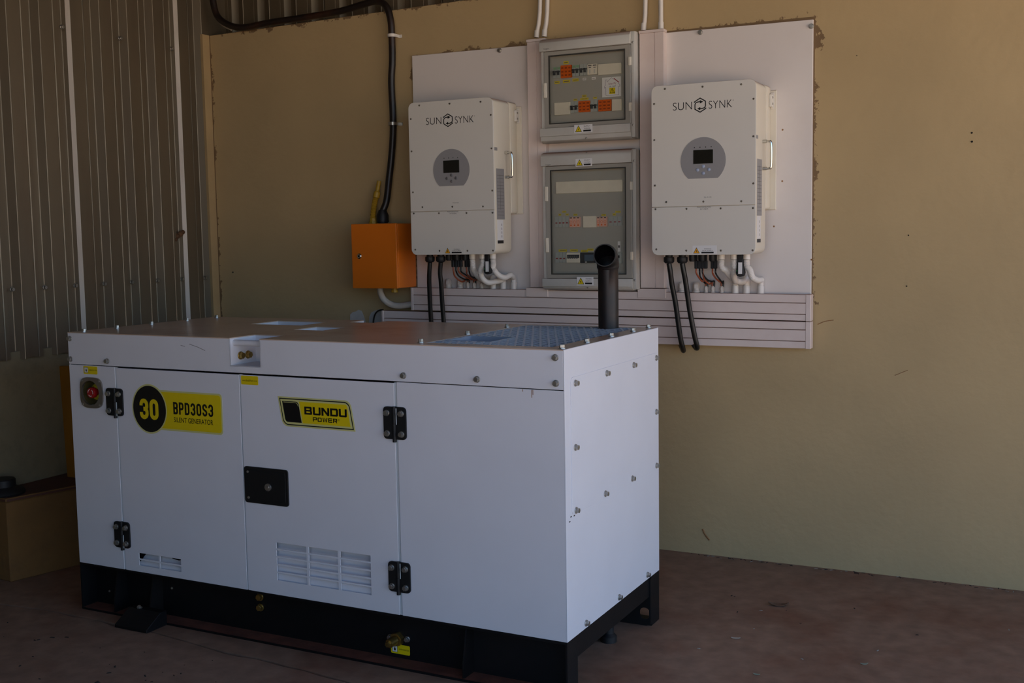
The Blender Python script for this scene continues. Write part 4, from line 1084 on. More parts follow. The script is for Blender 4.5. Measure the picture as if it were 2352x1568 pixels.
# ---------------------------------------------------------------- distribution boards
def dist_board(label, x0, x1, z0, z1, win, fill):
    t = thing('distribution_board', label, 'distribution board', ((x0+x1)/2, 0, z0), 0, 'grey distribution boards between the inverters')
    ox = (x0+x1)/2
    X = lambda x: x - ox
    Zz = lambda z: z - z0
    H = z1 - z0; w = (x1-x0)/2
    wx0, wx1, wz0, wz1 = X(win[0]), X(win[1]), Zz(win[2]), Zz(win[3])
    mb = MB(); mb.box(-w+0.006, w-0.002, -0.070, -0.0125, 0.004, H-0.004); mb.build('back_box', DBBODY, t, 0.004, 2)
    # curved top and bottom covers
    tz = wz1 + 0.022; bz_ = wz0 - 0.022
    top = [(-0.060, tz), (-0.118, tz), (-0.1185, tz+0.035), (-0.117, H-0.018), (-0.108, H-0.006), (-0.088, H), (-0.060, H)]
    mb = MB(); mb.prism(top, 'x', -w, w-0.012); mb.build('top_cover', DBBODY, t, 0.002, 2, smooth=40)
    bot = [(-0.060, bz_), (-0.1175, bz_), (-0.1175, bz_-0.034), (-0.112, bz_-0.036), (-0.112, 0.030), (-0.108, 0.010), (-0.090, 0.0), (-0.060, 0.0)]
    mb = MB(); mb.prism(bot, 'x', -w, w-0.012); mb.build('bottom_cover', DBBODY, t, 0.002, 2, smooth=40)
    mb = MB(); mb.prism([(-0.060, 0.002), (-0.100, 0.006), (-0.104, 0.05), (-0.104, H-0.05), (-0.100, H-0.004), (-0.060, H-0.002)], 'x', w-0.012, w+0.004); mb.build('side_rail', DBBODY, t, 0.002, 2, smooth=40)
    mb = MB(); mb.prism([(-0.060, 0.03), (-0.098, 0.03), (-0.098, H-0.03), (-0.060, H-0.03)], 'x', -w, -w+0.016); mb.build('side_rail', DBBODY, t, 0.002, 2)
    # inner cover plate, then the door: frame with a recessed seal line and a clear pane
    mb = MB(); mb.box(-w+0.016, w-0.013, -0.074, -0.066, bz_, tz); mb.build('cover_plate', DBPANEL, t)
    fr = MB(); fr.sheet((-w+0.017, w-0.013), (bz_+0.001, tz-0.001), [(wx0, wx1, wz0, wz1)], -0.092, -0.104, PF)
    door_ = fr.build('clear_door', DBFRAME, t, 0.002, 2)
    sl_ = MB(); k = 0.0045
    sl_.sheet((wx0-k, wx1+k), (wz0-k, wz1+k), [(wx0, wx1, wz0, wz1)], -0.100, -0.1052, PF); sl_.build('door_seal', DBSEAL, door_)
    MB().box(wx0, wx1, -0.1015, -0.0995, wz0, wz1).build('pane', PANE, door_)
    for zc in (wz0 + (wz1-wz0)*0.17, wz0 + (wz1-wz0)*0.83):
        MB().box(w-0.022, w-0.010, -0.110, -0.100, zc-0.018, zc+0.018).build('hinge_tab', BLANK, door_, 0.002, 1)
    ltz = [0.5] if H < 0.5 else [0.28, 0.78]
    for s in ltz:
        zc = wz0 + (wz1-wz0)*s
        MB().box(-w+0.014, -w+0.028, -0.109, -0.098, zc-0.032, zc+0.032).build('door_catch', BLANK, door_, 0.002, 1)
    for zz in (tz+0.006, bz_-0.006): fasten(SCREW, 'screw', (w-0.004, -0.104, zz), FACE_Y, t)
    for xx, zz in ((0.0, H-0.012), (0.0, 0.012)): fasten(SCREW, 'screw', (xx, -0.110, zz), FACE_Y, t)
    fy = -0.085
    for kind, a, b, c, d in fill:
        a, b, c, d = X(a), X(b), Zz(c), Zz(d); wd = b-a; ht = d-c
        if kind == 'blank':
            MB().box(a, b, -0.082, -0.073, c, d).build('blanking_strip', BLANK, t, 0.001, 1)
        elif kind == 'mcb' or kind == 'mcbg':
            n = max(1, round(wd/0.0185)); p = wd/n
            for i in range(n):
                x = a+i*p
                mb = MB(); mb.box(x+.0004, x+p-.0004, -0.080, -0.073, c, d, MCBG); mb.box(x+.0004, x+p-.0004, fy, -0.080, c+ht*0.30, c+ht*0.70, MCBG)
                mb.box(x+.002, x+p-.002, -0.0806, -0.080, c+ht*0.74, c+ht*0.95, MCBGREEN if kind == 'mcbg' else MCBG)
                o = mb.build('circuit_breaker', MCBG, t)
                MB().box(x+p*.22, x+p*.78, fy-0.007, fy, c+ht*0.24, c+ht*0.62).build('switch', MCBD, o, 0.001, 1)
            MB().box(a+.001, b-.001, fy-0.003, fy, c+ht*0.48, c+ht*0.60).build('switch_bar', MCBD, t)
        elif kind == 'spd':
            n = max(2, round(wd/0.0175)); p = wd/n
            for i in range(n):
                x = a+i*p; mb = MB(); mb.box(x+.0005, x+p-.0005, fy, -0.073, c, d, ORANGEM)
                for jz in (0.14, 0.42, 0.72): mb.box(x+p*.2, x+p*.8, fy-0.0006, fy, c+ht*jz, c+ht*(jz+0.14), ORANGED)
                mb.build('surge_module', ORANGEM, t)
        elif kind == 'fuse':
            n = 3; p = wd/n
            for i in range(n):
                x = a+i*p; mb = MB(); mb.box(x+.0005, x+p-.0005, fy, -0.073, c, d, PINKM)
                mb.box(x+p*.22, x+p*.78, fy-0.001, fy, c+ht*.86, c+ht*.97, MCBD)
                stroke(mb, [(x+p*.5+p*.3*math.cos(2*PI*k/8), c+ht*.5+ht*.14*math.sin(2*PI*k/8)) for k in range(8)], 0.0012, lay(fy-0.0006), ORANGEM, True)
                mb.box(x+p*.3, x+p*.7, fy-0.0006, fy, c+ht*.12, c+ht*.26, ORANGEM)
                mb.build('surge_module', PINKM, t)
        elif kind == 'iso':
            n = max(3, round(wd/0.0185)); p = wd/n
            for i in range(n):
                x = a+i*p; mb = MB(); mb.box(x+.0004, x+p-.0004, -0.081, -0.073, c, d, MCBG); mb.box(x+.0004, x+p-.0004, fy, -0.081, c+ht*.3, c+ht*.62, MCBG)
                mb.box(x+p*.25, x+p*.75, fy-0.002, fy, c+ht*.36, c+ht*.46, INKRED)
                mb.build('circuit_breaker', MCBG, t)
        elif kind == 'meter':
            mb = MB(); mb.box(a, b, fy, -0.073, c, d, BLANK); mb.box(a+.003, b-.003, fy-0.001, fy, c+ht*.45, c+ht*.8, MCBD)
            for i in range(5): mb.box(a+.006+i*(wd-.012)/5, a+.006+(i+.6)*(wd-.012)/5, fy-0.003, fy-.001, c+ht*.40, c+ht*.70, INKG)
            mb.build('changeover_module', BLANK, t)
        elif kind == 'relay':
            mb = MB(); mb.box(a, b, fy, -0.073, c, d, MCBD); mb.box(a+wd*.3, b-wd*.08, fy-0.004, fy, c+ht*.2, c+ht*.8, BLUEG); mb.box(a+wd*.32, a+wd*.45, fy-.001, fy, c+ht*.05, c+ht*.12, PAPER)
            mb.build('relay_module', MCBD, t)
        elif kind == 'switch':
            mb = MB(); mb.box(a, b, fy, -0.073, c, d, MCBG); mb.box(a+wd*.2, a+wd*.65, fy-.005, fy, c+ht*.5, c+ht*.75, INK); mb.build('circuit_breaker', MCBG, t)
        elif kind == 'white':
            mb = MB(); mb.box(a, b, fy, -0.073, c, d, BLANK)
            for i in range(2):
                x = a+wd*(.08+.5*i)
                mb.box(x, x+wd*.36, fy-.0006, fy, c+ht*.82, c+ht*.93, INKG); mb.box(x+wd*.06, x+wd*.3, fy-.0006, fy, c+ht*.64, c+ht*.72, INKG); mb.box(x+wd*.1, x+wd*.24, fy-.0006, fy, c+ht*.1, c+ht*.5, DBBODY)
            mb.build('surge_module', BLANK, t)
        elif kind in ('tag', 'ptag'):
            o = MB(); o.box(a, b, -0.0752, -0.0738, c, d, TAG if kind == 'tag' else PAPER); o = o.build('circuit_tag', TAG, t)
            MB().box(a+wd*.15, b-wd*.15, -0.0757, -0.0752, c+ht*.38, c+ht*.62).build('tag_print', INKG, o)
        elif kind == 'house':
            s = MB(); s.box(a, b, -0.0755, -0.0738, c, d); s = s.build('roof_sticker', PAPER, t); g = MB(); pz = lay(-0.0757)
            Q = lambda u, v: (a+wd*u, c+ht*v)
            stroke(g, [Q(.20,.08), Q(.20,.50), Q(.12,.46), Q(.14,.58), Q(.18,.60), Q(.18,.88), Q(.27,.88), Q(.27,.76), Q(.50,.97), Q(.62,.87)], .0011, pz, INKBLUE)
            stroke(g, [Q(.20,.08), Q(.88,.08), Q(.88,.50), Q(.95,.50), Q(.93,.60), Q(.84,.66)], .0011, pz, INKBLUE)
            stroke(g, [Q(.62,.93), Q(.90,.70)], .0036, pz, INKRED)
            text_box(g, 'Solar PV', a+wd*.34, a+wd*.74, c+ht*.62, c+ht*.72, pz, INKRED)
            text_box(g, 'on roof', a+wd*.38, a+wd*.72, c+ht*.49, c+ht*.59, pz, INKBLUE)
            poly(g, [Q(.38,.14), Q(.70,.14), Q(.70,.46), Q(.38,.46)], pz, YELLOW)
            stroke(g, [Q(.42,.20), Q(.66,.20), Q(.54,.42)], .0016, lay(-0.0760), INK, True); stroke(g, [Q(.54,.36), Q(.54,.25)], .0016, lay(-0.0760), INK)
            g.build('lettering', INKBLUE, s)
    return t
def board_label(t, x0, x1, z0, z1, y, words):
    ox, oz = t.location.x, t.location.z
    s = MB(); s.box(x0-ox, x1-ox, y-0.0008, y+0.0004, z0-oz, z1-oz); s = s.build('warning_label', PAPER, t)
    g = MB(); h = z1-z0; w = x1-x0
    b = hazard(g, x0-ox+w*.24, z0-oz+h*.10, h*.92, lay(y-0.0010), lay(y-0.0012), YELLOW); poly(g, b, lay(y-0.0014), INK)
    g.box(x0-ox+w*.50, x1-ox-w*.08, y-0.0010, y-0.0008, z0-oz+h*.12, z0-oz+h*.12+h*.2, INK)
    n = len(words)
    for i, wd in enumerate(words):
        zt = z0-oz+h*(.42+.28*i)
        text_box(g, wd, x0-ox+w*.53, x1-ox-w*.11, zt, zt+h*.17, lay(y-0.0010), INKG)
    g.build('lettering', INK, s)
db1 = dist_board('upper grey distribution board, with orange surge modules and a house sticker', 1.957, 2.388, 1.795, 2.2445, (2.000, 2.346, 1.880, 2.1665),
  [('mcbg', 2.006, 2.043, 2.076, 2.125), ('spd', 2.044, 2.095, 2.074, 2.127), ('mcbg', 2.097, 2.131, 2.078, 2.126), ('mcb', 2.133, 2.168, 2.078, 2.126), ('white', 2.170, 2.214, 2.078, 2.122), ('blank', 2.218, 2.324, 2.073, 2.119),
   ('blank', 2.010, 2.086, 1.916, 1.970), ('mcb', 2.087, 2.125, 1.922, 1.970), ('spd', 2.126, 2.180, 1.922, 1.969), ('mcb', 2.181, 2.215, 1.922, 1.969), ('spd', 2.219, 2.277, 1.920, 1.968), ('blank', 2.280, 2.324, 1.918, 1.967),
   ('house', 2.234, 2.320, 1.979, 2.062), ('tag', 2.054, 2.078, 2.133, 2.146), ('tag', 2.010, 2.034, 2.052, 2.064), ('tag', 2.050, 2.084, 2.053, 2.066), ('tag', 2.096, 2.124, 2.056, 2.068), ('ptag', 2.144, 2.160, 2.058, 2.068), ('ptag', 2.186, 2.204, 2.058, 2.068),
   ('tag', 2.100, 2.117, 1.974, 1.982), ('tag', 2.132, 2.170, 1.974, 1.983), ('tag', 2.140, 2.160, 1.985, 1.996), ('tag', 2.192, 2.209, 1.976, 1.984)])
db2 = dist_board('lower and taller grey distribution board, partly behind the exhaust elbow', 1.957, 2.391, 1.1515, 1.7555, (2.001, 2.346, 1.224, 1.6735),
  [('blank', 2.013, 2.325, 1.575, 1.627), ('iso', 2.007, 2.075, 1.428, 1.473), ('fuse', 2.077, 2.128, 1.427, 1.471), ('blank', 2.141, 2.205, 1.424, 1.474), ('fuse', 2.206, 2.254, 1.427, 1.469), ('iso', 2.262, 2.322, 1.430, 1.469),
   ('tag', 2.022, 2.034, 1.479, 1.487), ('tag', 2.056, 2.070, 1.479, 1.487), ('tag', 2.040, 2.058, 1.491, 1.499), ('tag', 2.094, 2.112, 1.477, 1.485), ('tag', 2.226, 2.246, 1.473, 1.481), ('tag', 2.278, 2.292, 1.474, 1.483), ('tag', 2.290, 2.314, 1.485, 1.493),
   ('iso', 2.007, 2.060, 1.272, 1.316), ('meter', 2.062, 2.126, 1.272, 1.315), ('relay', 2.129, 2.196, 1.270, 1.315), ('iso', 2.199, 2.288, 1.270, 1.314), ('switch', 2.298, 2.320, 1.267, 1.314),
   ('tag', 2.020, 2.060, 1.320, 1.330), ('tag', 2.076, 2.112, 1.320, 1.330), ('tag', 2.128, 2.160, 1.317, 1.327), ('tag', 2.158, 2.186, 1.323, 1.332), ('ptag', 2.300, 2.312, 1.318, 1.362)])
a, b = (2.12, -0.118, 1.865), (2.205, -0.118, 1.831)
board_label(db1, a[0], b[0], b[2], a[2], -0.1185, ['WARNING', 'SUPPLY'])
a, b = (2.125, -0.119, 1.72), (2.202, -0.119, 1.687)
board_label(db2, a[0], b[0], b[2], a[2], -0.1190, ['SYSTEM', 'SOLAR PV'])
a, b = (2.125, -0.118, 1.21), (2.203, -0.118, 1.174)
board_label(db2, a[0], b[0], b[2], a[2], -0.1185, ['SUPPLY', 'WARNING'])
for t, p in ((db1, (1.98, -0.118, 2.198)), (db2, (1.983, -0.118, 1.7))):
    g = MB(); text_box(g, 'hager', p[0]-t.location.x, p[0]+0.026-t.location.x, p[2]-t.location.z-0.004, p[2]-t.location.z+0.004, lay(-0.1192), INKG); g.build('printed_name', INKG, t)

# ---------------------------------------------------------------- orange enclosure and what joins it
eb = thing('electrical_enclosure', 'orange steel electrical enclosure with a round lock, left of the left inverter', 'enclosure', (1.13, 0, 1.158))
mb = MB(); mb.box(-0.127, 0.1235, -0.186, -0.030, 0.0, 0.3015); mb.build('case', OBOX, eb, 0.003, 2)
mb = MB(); mb.box(-0.1265, 0.1245, -0.202, -0.188, -0.001, 0.3025); dr = mb.build('door', OBOX, eb, 0.003, 2)
mb = MB(); mb.box(-0.115, 0.112, -0.188, -0.186, 0.01, 0.29); mb.build('door_gasket', DARKIN, eb)
mb = MB(); mb.box(-0.10, 0.10, -0.030, -0.0005, 0.04, 0.26); mb.build('wall_spacer', OBOX, eb)
lk = MB(); lk.lathe([(0.0125, 0), (0.0125, 0.003), (0.009, 0.006), (0.0, 0.006)], (1.047-1.13, -0.202, 1.309-1.158), (0,-1,0), 24); lk = lk.build('lock', CHROME, dr, smooth=35)
MB().cyl((1.047-1.13, -0.2075, 1.309-1.158), (1.047-1.13, -0.2085, 1.309-1.158), 0.005, None, 12).build('keyhole', INK, lk)

# thick black cable from the roof gap along the wall top, down to the enclosure
pts = [(0.066, -0.05, 3.29), (0.066, -0.04, 2.95), (0.0752, -0.03, 2.708), (0.0781, -0.032, 2.62), (0.1068, -0.034, 2.534), (0.1855, -0.036, 2.483), (0.2728, -0.034, 2.464), (0.4353, -0.03, 2.473), (0.6481, -0.028, 2.478), (0.8541, -0.026, 2.487), (0.9931, -0.026, 2.506), (1.07, -0.03, 2.511), (1.125, -0.034, 2.483), (1.149, -0.036, 2.418), (1.154, -0.036, 2.343), (1.153, -0.036, 2.226), (1.145, -0.036, 2.125), (1.149, -0.036, 1.933), (1.14, -0.04, 1.798), (1.127, -0.05, 1.675), (1.119, -0.065, 1.571)]
pts += [(1.103, -0.078, 1.515), (1.104, -0.080, 1.478)]
ca = thing('armoured_cable', 'thick black armoured cable hanging down the wall into the orange box', 'cable', pts[-1])
o = MB(); o.tube([(p[0]-ca.location.x, p[1]-ca.location.y, p[2]-ca.location.z) for p in pts], 0.0165, 14, smooth=6); o.build('sheath', ARMOUR, ca, smooth=60)
o = MB(); o.lathe([(0.024, 0), (0.024, 0.006), (0.029, 0.008), (0.029, 0.040), (0.018, 0.066), (0.0, 0.068)], (0, 0, -0.0175), (0,0,1), 18); o.build('entry_gland', RUBBER, ca, smooth=40)
def clamp(p, m, label):
    r = 0.0185; mb = MB(); x, z = p[0], p[2]; y = -0.036; N = 18; hw = 0.007
    prof = []
    for i in range(N+1):
        a = PI*i/N; prof.append((x - r*math.cos(a), y - r*math.sin(a)))
    prof = [(x-r, -0.0005)] + prof + [(x+r, -0.0005)]
    v = []; f = []
    for q in prof:
        n_ = Vector((q[0]-x, min(0, q[1]-y))); n_ = n_.normalized()*0.0022 if n_.length > 1e-6 else Vector((0,0))
        v += [(q[0], q[1], z-hw), (q[0], q[1], z+hw), (q[0]+n_.x, q[1]+n_.y, z+hw), (q[0]+n_.x, q[1]+n_.y, z-hw)]
    for i in range(len(prof)-1):
        a, b = 4*i, 4*i+4
        f += [(a,b,b+1,a+1),(a+2,b+2,b+3,a+3),(a+1,b+1,b+2,a+2),(a,a+3,b+3,b)]
    mb.add(v, f)
    for s in (-1, 1): mb.box(x+s*r, x+s*(r+0.016), -0.003, -0.0005, z-hw, z+hw)
    return tag(mb.build('cable_clamp', m, None, smooth=40), label, 'clamp', 'saddle clamps on the armoured cable')
clamp((1.154, -0.036, 2.343), PVC, 'white saddle clamp near the top of the black cable on the wall')
clamp((1.146, -0.036, 1.933), STEEL, 'silver saddle clamp half way down the black cable on the wall')
o = MB(); o.tube([(0.0671, -0.012, 2.581), (0.0818, -0.012, 2.532), (0.1199, -0.012, 2.493), (0.1756, -0.012, 2.466)], 0.006, 8, smooth=5)
tag(o.build('grey_cable', PVCD, None, smooth=60), 'thin pale grey cable curving behind the black cable, top left corner of the wall', 'cable')

yc = thing('yellow_conduit', 'short ribbed yellow conduit stub standing on top of the orange box', 'conduit', (1.0455, -0.075, 1.4605))
o = MB(); o.lathe([(0.021, 0), (0.021, 0.012), (0.017, 0.013), (0.017, 0.026), (0.0, 0.026)], (0,0,0), (0,0,1), 8); o.build('lock_nut', YCOND, yc, smooth=30)
o = MB(); o.tube([(0,0,0.02), (0.001,0.003,0.06), (0.006,0.009,0.10), (0.012,0.014,0.128)], lambda s, i: 0.0125 if i % 2 else 0.0150, 12, smooth=14); o.build('ribbed_sleeve', YCOND, yc, smooth=30)
o = MB(); o.tube([(0.012,0.014,0.126), (0.016,0.018,0.150), (0.020,0.022,0.178), (0.024,0.025,0.205)], lambda s, i: 0.0165 if s < 0.4 else 0.0105, 12, smooth=4); o.build('smooth_sleeve', YCOND, yc, smooth=40)
gc = MB(); gc.tube([(1.083, -0.09, 1.1575), (1.084, -0.085, 1.13), (1.093, -0.075, 1.10), (1.118, -0.062, 1.076), (1.158, -0.052, 1.066), (1.205, -0.046, 1.070), (1.2375, -0.044, 1.075)], 0.0155, 14, smooth=6)
tag(gc.build('grey_conduit', PVCD, None, smooth=60), 'dusty grey conduit curving from under the orange box into the upper trunking', 'conduit')
o = MB(); o.lathe([(0.012, 0), (0.012, 0.012), (0.016, 0.013), (0.016, 0.024), (0.0, 0.026)], (1.172, -0.10, 1.1575), (0,0,-1), 8)
tag(o.build('yellow_gland', YCOND, None, smooth=30), 'small yellow cable gland on the underside of the orange box', 'gland')
o = MB(); o.tube([(1.06, -0.03, 1.044), (1.03, -0.03, 1.038), (1.008, -0.03, 1.012), (0.9992, -0.03, 0.9643), (0.9906, -0.02, 0.9052)], 0.004, 8, smooth=6)
tag(o.build('thin_cable', CABLEB, None, smooth=60), 'thin black cable looping down from the left end of the lower trunking', 'cable')

# white conduits running up from the boards
for (p, q), lb_ in zip((((1.905, -0.03, 2.268), (1.927, -0.03, 2.465)), ((1.943, -0.03, 2.268), (1.962, -0.03, 2.462)), ((2.406, -0.03, 2.252), (2.416, -0.03, 2.413)), ((2.484, -0.03, 2.248), (2.484, -0.03, 2.405))),
                     ('leftmost of the four thin white conduits rising to the roof, beside the board top', 'second white conduit from the left, close behind the first',
                      'third white conduit, above the left edge of the wide trunking', 'rightmost of the four thin white conduits rising to the roof')):
    o = MB(); o.tube([p, q, (q[0]+(q[0]-p[0])*0.4, q[1], 3.29)], 0.0098, 12, smooth=4)
    d = (Vector(q)-Vector(p)); o.cyl(p, Vector(p)+d.normalized()*0.03, 0.0118, None, 12)
    tag(o.build('white_conduit', PVC, None, smooth=40), lb_, 'conduit', 'white conduits rising to the roof')

# black power cables from the big glands
def pcable(pts, label):
    o = MB(); o.tube(pts, 0.0108, 12, smooth=8)
    return tag(o.build('power_cable', CABLEB, None, smooth=60), label, 'cable', 'black power cables under the inverters')
pcable([(2.5615, -0.165, 1.2692), (2.566, -0.16, 1.232), (2.568, -0.15, 1.187), (2.579, -0.13, 1.094), (2.589, -0.105, 0.9641), (2.595, -0.088, 0.9127), (2.592, -0.068, 0.8958), (2.581, -0.045, 0.9007), (2.565, -0.018, 0.9126)], 'left black power cable under the right inverter, hanging below the trunking')
pcable([(2.6190, -0.165, 1.2692), (2.624, -0.16, 1.232), (2.629, -0.15, 1.187), (2.638, -0.128, 1.077), (2.653, -0.108, 0.966), (2.659, -0.09, 0.9167), (2.648, -0.068, 0.9087), (2.631, -0.045, 0.919), (2.615, -0.018, 0.929)], 'right black power cable under the right inverter, hanging below the trunking')
pcable([(2.5615+SH, -0.165, 1.2776), (1.403, -0.16, 1.232), (1.395, -0.15, 1.181), (1.384, -0.128, 1.078), (1.377, -0.108, 0.9746), (1.369, -0.09, 0.9214), (1.356, -0.068, 0.9046), (1.336, -0.045, 0.9103), (1.313, -0.018, 0.9198)], 'left black power cable under the left inverter, dropping behind the generator')
pcable([(2.6190+SH, -0.165, 1.2776), (1.46, -0.16, 1.232), (1.458, -0.15, 1.181), (1.45, -0.128, 1.079), (1.445, -0.108, 0.9761), (1.438, -0.09, 0.9232), (1.425, -0.068, 0.9065), (1.405, -0.045, 0.9121), (1.383, -0.018, 0.9216)], 'right black power cable under the left inverter, dropping behind the generator')

# glands, couplers, PV leads and white ribbed conduits between inverters and trunking
GY = -0.034
for x in ((2.574, -0.034, 1.163)[0], (2.638, -0.034, 1.163)[0]): gland(x)
for x in ((1.431, -0.034, 1.165)[0], (1.494, -0.034, 1.166)[0]): gland(x)
gx_r = [(2.681, -0.034, 1.149)[0], (2.71, -0.034, 1.149)[0], (2.749, -0.034, 1.149)[0]]
gx_l = [(1.536, -0.034, 1.164)[0], (1.569, -0.034, 1.164)[0], (1.608, -0.034, 1.165)[0]]
cx_r = [(2.807, -0.034, 1.155)[0], (2.854, -0.034, 1.15)[0], (2.913, -0.034, 1.147)[0]]
cx_l = [(1.669, -0.034, 1.165)[0], (1.721, -0.034, 1.165)[0], (1.775, -0.034, 1.165)[0]]
for x in gx_r + gx_l: gland(x, False)
for x in cx_r + cx_l: coupler(x)
def lead(p0, p1, mid, m, label, grp):
    o = MB(); o.tube([p0, (p0[0]+0.001, p0[1], p0[2]-0.02)] + mid + [(p1[0], p1[1], p1[2]+0.025), p1], 0.0036, 8, smooth=6)
    return tag(o.build('solar_lead', m, None, smooth=60), label, 'cable', grp)
zi_r, zi_l = IZ0 - 0.060, IZ0 + SHZ - 0.060
def zg(x): return ztop(x) + 0.024
R_ = gx_r
lead((2.672, -0.144, zi_r), (R_[0]-.003, GY, zg(R_[0])), [(2.682, -0.1, 1.194)], COPPER, 'leftmost red brown solar lead under the right inverter', 'solar leads under the right inverter')
lead((2.686, -0.144, zi_r), (R_[0]+.006, GY, zg(R_[0])), [(2.674, -0.09, 1.208), (2.685, -0.06, 1.183)], CABLEB, 'leftmost black solar lead under the right inverter', 'solar leads under the right inverter')
lead((2.699, -0.144, zi_r), (R_[1]-.003, GY, zg(R_[1])), [(2.694, -0.1, 1.199), (2.707, -0.07, 1.18)], COPPER, 'middle red brown solar lead under the right inverter', 'solar leads under the right inverter')
lead((2.699, -0.144, zi_r), (R_[1]+.006, GY, zg(R_[1])), [(2.7, -0.09, 1.201), (2.712, -0.06, 1.19)], CABLEB, 'middle black solar lead under the right inverter', 'solar leads under the right inverter')
lead((2.741, -0.144, zi_r), (R_[2]-.003, GY, zg(R_[2])), [(2.741, -0.09, 1.203), (2.751, -0.06, 1.187)], COPPER, 'rightmost red brown solar lead under the right inverter', 'solar leads under the right inverter')
lead((2.754, -0.144, zi_r), (R_[2]+.006, GY, zg(R_[2])), [(2.751, -0.08, 1.202), (2.757, -0.05, 1.183)], CABLEB, 'rightmost black solar lead under the right inverter', 'solar leads under the right inverter')
L_ = gx_l
lead((2.672+SH, -0.144, zi_l), (L_[0]-.003, GY, zg(L_[0])), [(1.518, -0.12, 1.208), (1.526, -0.07, 1.184)], COPPER, 'leftmost red brown solar lead under the left inverter', 'solar leads under the left inverter')
lead((2.686+SH, -0.144, zi_l), (L_[0]+.007, GY, zg(L_[0])), [(1.533, -0.11, 1.21), (1.546, -0.06, 1.192)], CABLEB, 'leftmost black solar lead under the left inverter', 'solar leads under the left inverter')
lead((2.699+SH, -0.144, zi_l), (L_[1]-.003, GY, zg(L_[1])), [(1.558, -0.11, 1.212), (1.577, -0.07, 1.194)], COPPER, 'middle red brown solar lead under the left inverter', 'solar leads under the left inverter')
lead((2.712+SH, -0.144, zi_l), (L_[1]+.007, GY, zg(L_[1])), [(1.563, -0.11, 1.22), (1.585, -0.06, 1.194)], CABLEB, 'middle black solar lead under the left inverter', 'solar leads under the left inverter')
lead((2.741+SH, -0.144, zi_l), (L_[2]-.003, GY, zg(L_[2])), [(1.58, -0.12, 1.22), (1.596, -0.08, 1.193)], COPPER, 'rightmost red brown solar lead under the left inverter', 'solar leads under the left inverter')
lead((2.754+SH, -0.144, zi_l), (L_[2]+.007, GY, zg(L_[2])), [(1.597, -0.11, 1.21), (1.609, -0.07, 1.202)], CABLEB, 'rightmost black solar lead under the left inverter', 'solar leads under the left inverter')
def conduit(pts, label, grp, ribbed=0.45):
    o = MB(); K = 16
    o.tube(pts, lambda s, i: (0.0118 if i % 2 else 0.0134) if s < ribbed else 0.0126, 14, smooth=K)
    return tag(o.build('ribbed_conduit', PVC, None, smooth=30), label, 'conduit', grp)
zc_r, zc_l = IZ0 - 0.0235, IZ0 + SHZ - 0.0235
def zk(x): return ztop(x) + 0.0335
g1 = 'white conduits under the right inverter'; g2 = 'white conduits under the left inverter'
conduit([(2.784, -0.165, zc_r), (2.785, -0.162, zc_r-0.03), (2.794, -0.135, 1.24), (2.803, -0.095, 1.214), (2.823, -0.06, 1.191), (2.846, -0.045, 1.19), (cx_r[1], GY, zk(cx_r[1])+0.03), (cx_r[1], GY, zk(cx_r[1]))], 'leftmost white conduit under the right inverter, passing behind the middle one', g1)
conduit([(2.836, -0.165, zc_r), (2.836, -0.163, zc_r-0.025), (2.836, -0.15, 1.25), (2.824, -0.125, 1.219), (2.82, -0.085, 1.194), (cx_r[0], GY-0.012, zk(cx_r[0])+0.030), (cx_r[0], GY, zk(cx_r[0]))], 'middle white conduit under the right inverter, left of the black data stick', g1)
conduit([(2.888, -0.165, zc_r), (2.889, -0.163, zc_r-0.025), (2.897, -0.15, 1.241), (2.9, -0.125, 1.212), (2.912, -0.095, 1.198), (2.922, -0.065, 1.198), (cx_r[2], GY-0.006, zk(cx_r[2])+0.022), (cx_r[2], GY, zk(cx_r[2]))], 'rightmost white conduit under the right inverter, right of the black data stick', g1)
conduit([(2.784+SH, -0.165, zc_l), (2.785+SH, -0.162, zc_l-0.03), (1.62, -0.13, 1.241), (1.623, -0.095, 1.21), (1.64, -0.06, 1.188), (1.659, -0.04, 1.181), (cx_l[0], GY, zk(cx_l[0])+0.02), (cx_l[0], GY, zk(cx_l[0]))], 'leftmost white conduit under the left inverter, passing behind the middle one', g2)
conduit([(2.836+SH, -0.165, zc_l), (2.836+SH, -0.163, zc_l-0.025), (1.666, -0.15, 1.241), (1.664, -0.135, 1.207), (1.68, -0.11, 1.184), (1.709, -0.08, 1.187), (1.725, -0.055, 1.192), (cx_l[1], GY-0.004, zk(cx_l[1])+0.018), (cx_l[1], GY, zk(cx_l[1]))], 'middle white conduit under the left inverter, swinging right below the data stick', g2, 0.3)
conduit([(2.888+SH, -0.165, zc_l), (2.889+SH, -0.163, zc_l-0.022), (1.729, -0.15, 1.251), (1.742, -0.13, 1.221), (1.762, -0.105, 1.206), (1.778, -0.075, 1.215), (1.779, -0.05, 1.206), (cx_l[2], GY-0.003, zk(cx_l[2])+0.018), (cx_l[2], GY, zk(cx_l[2]))], 'rightmost white conduit under the left inverter, printed and curving far right', g2, 0.3)

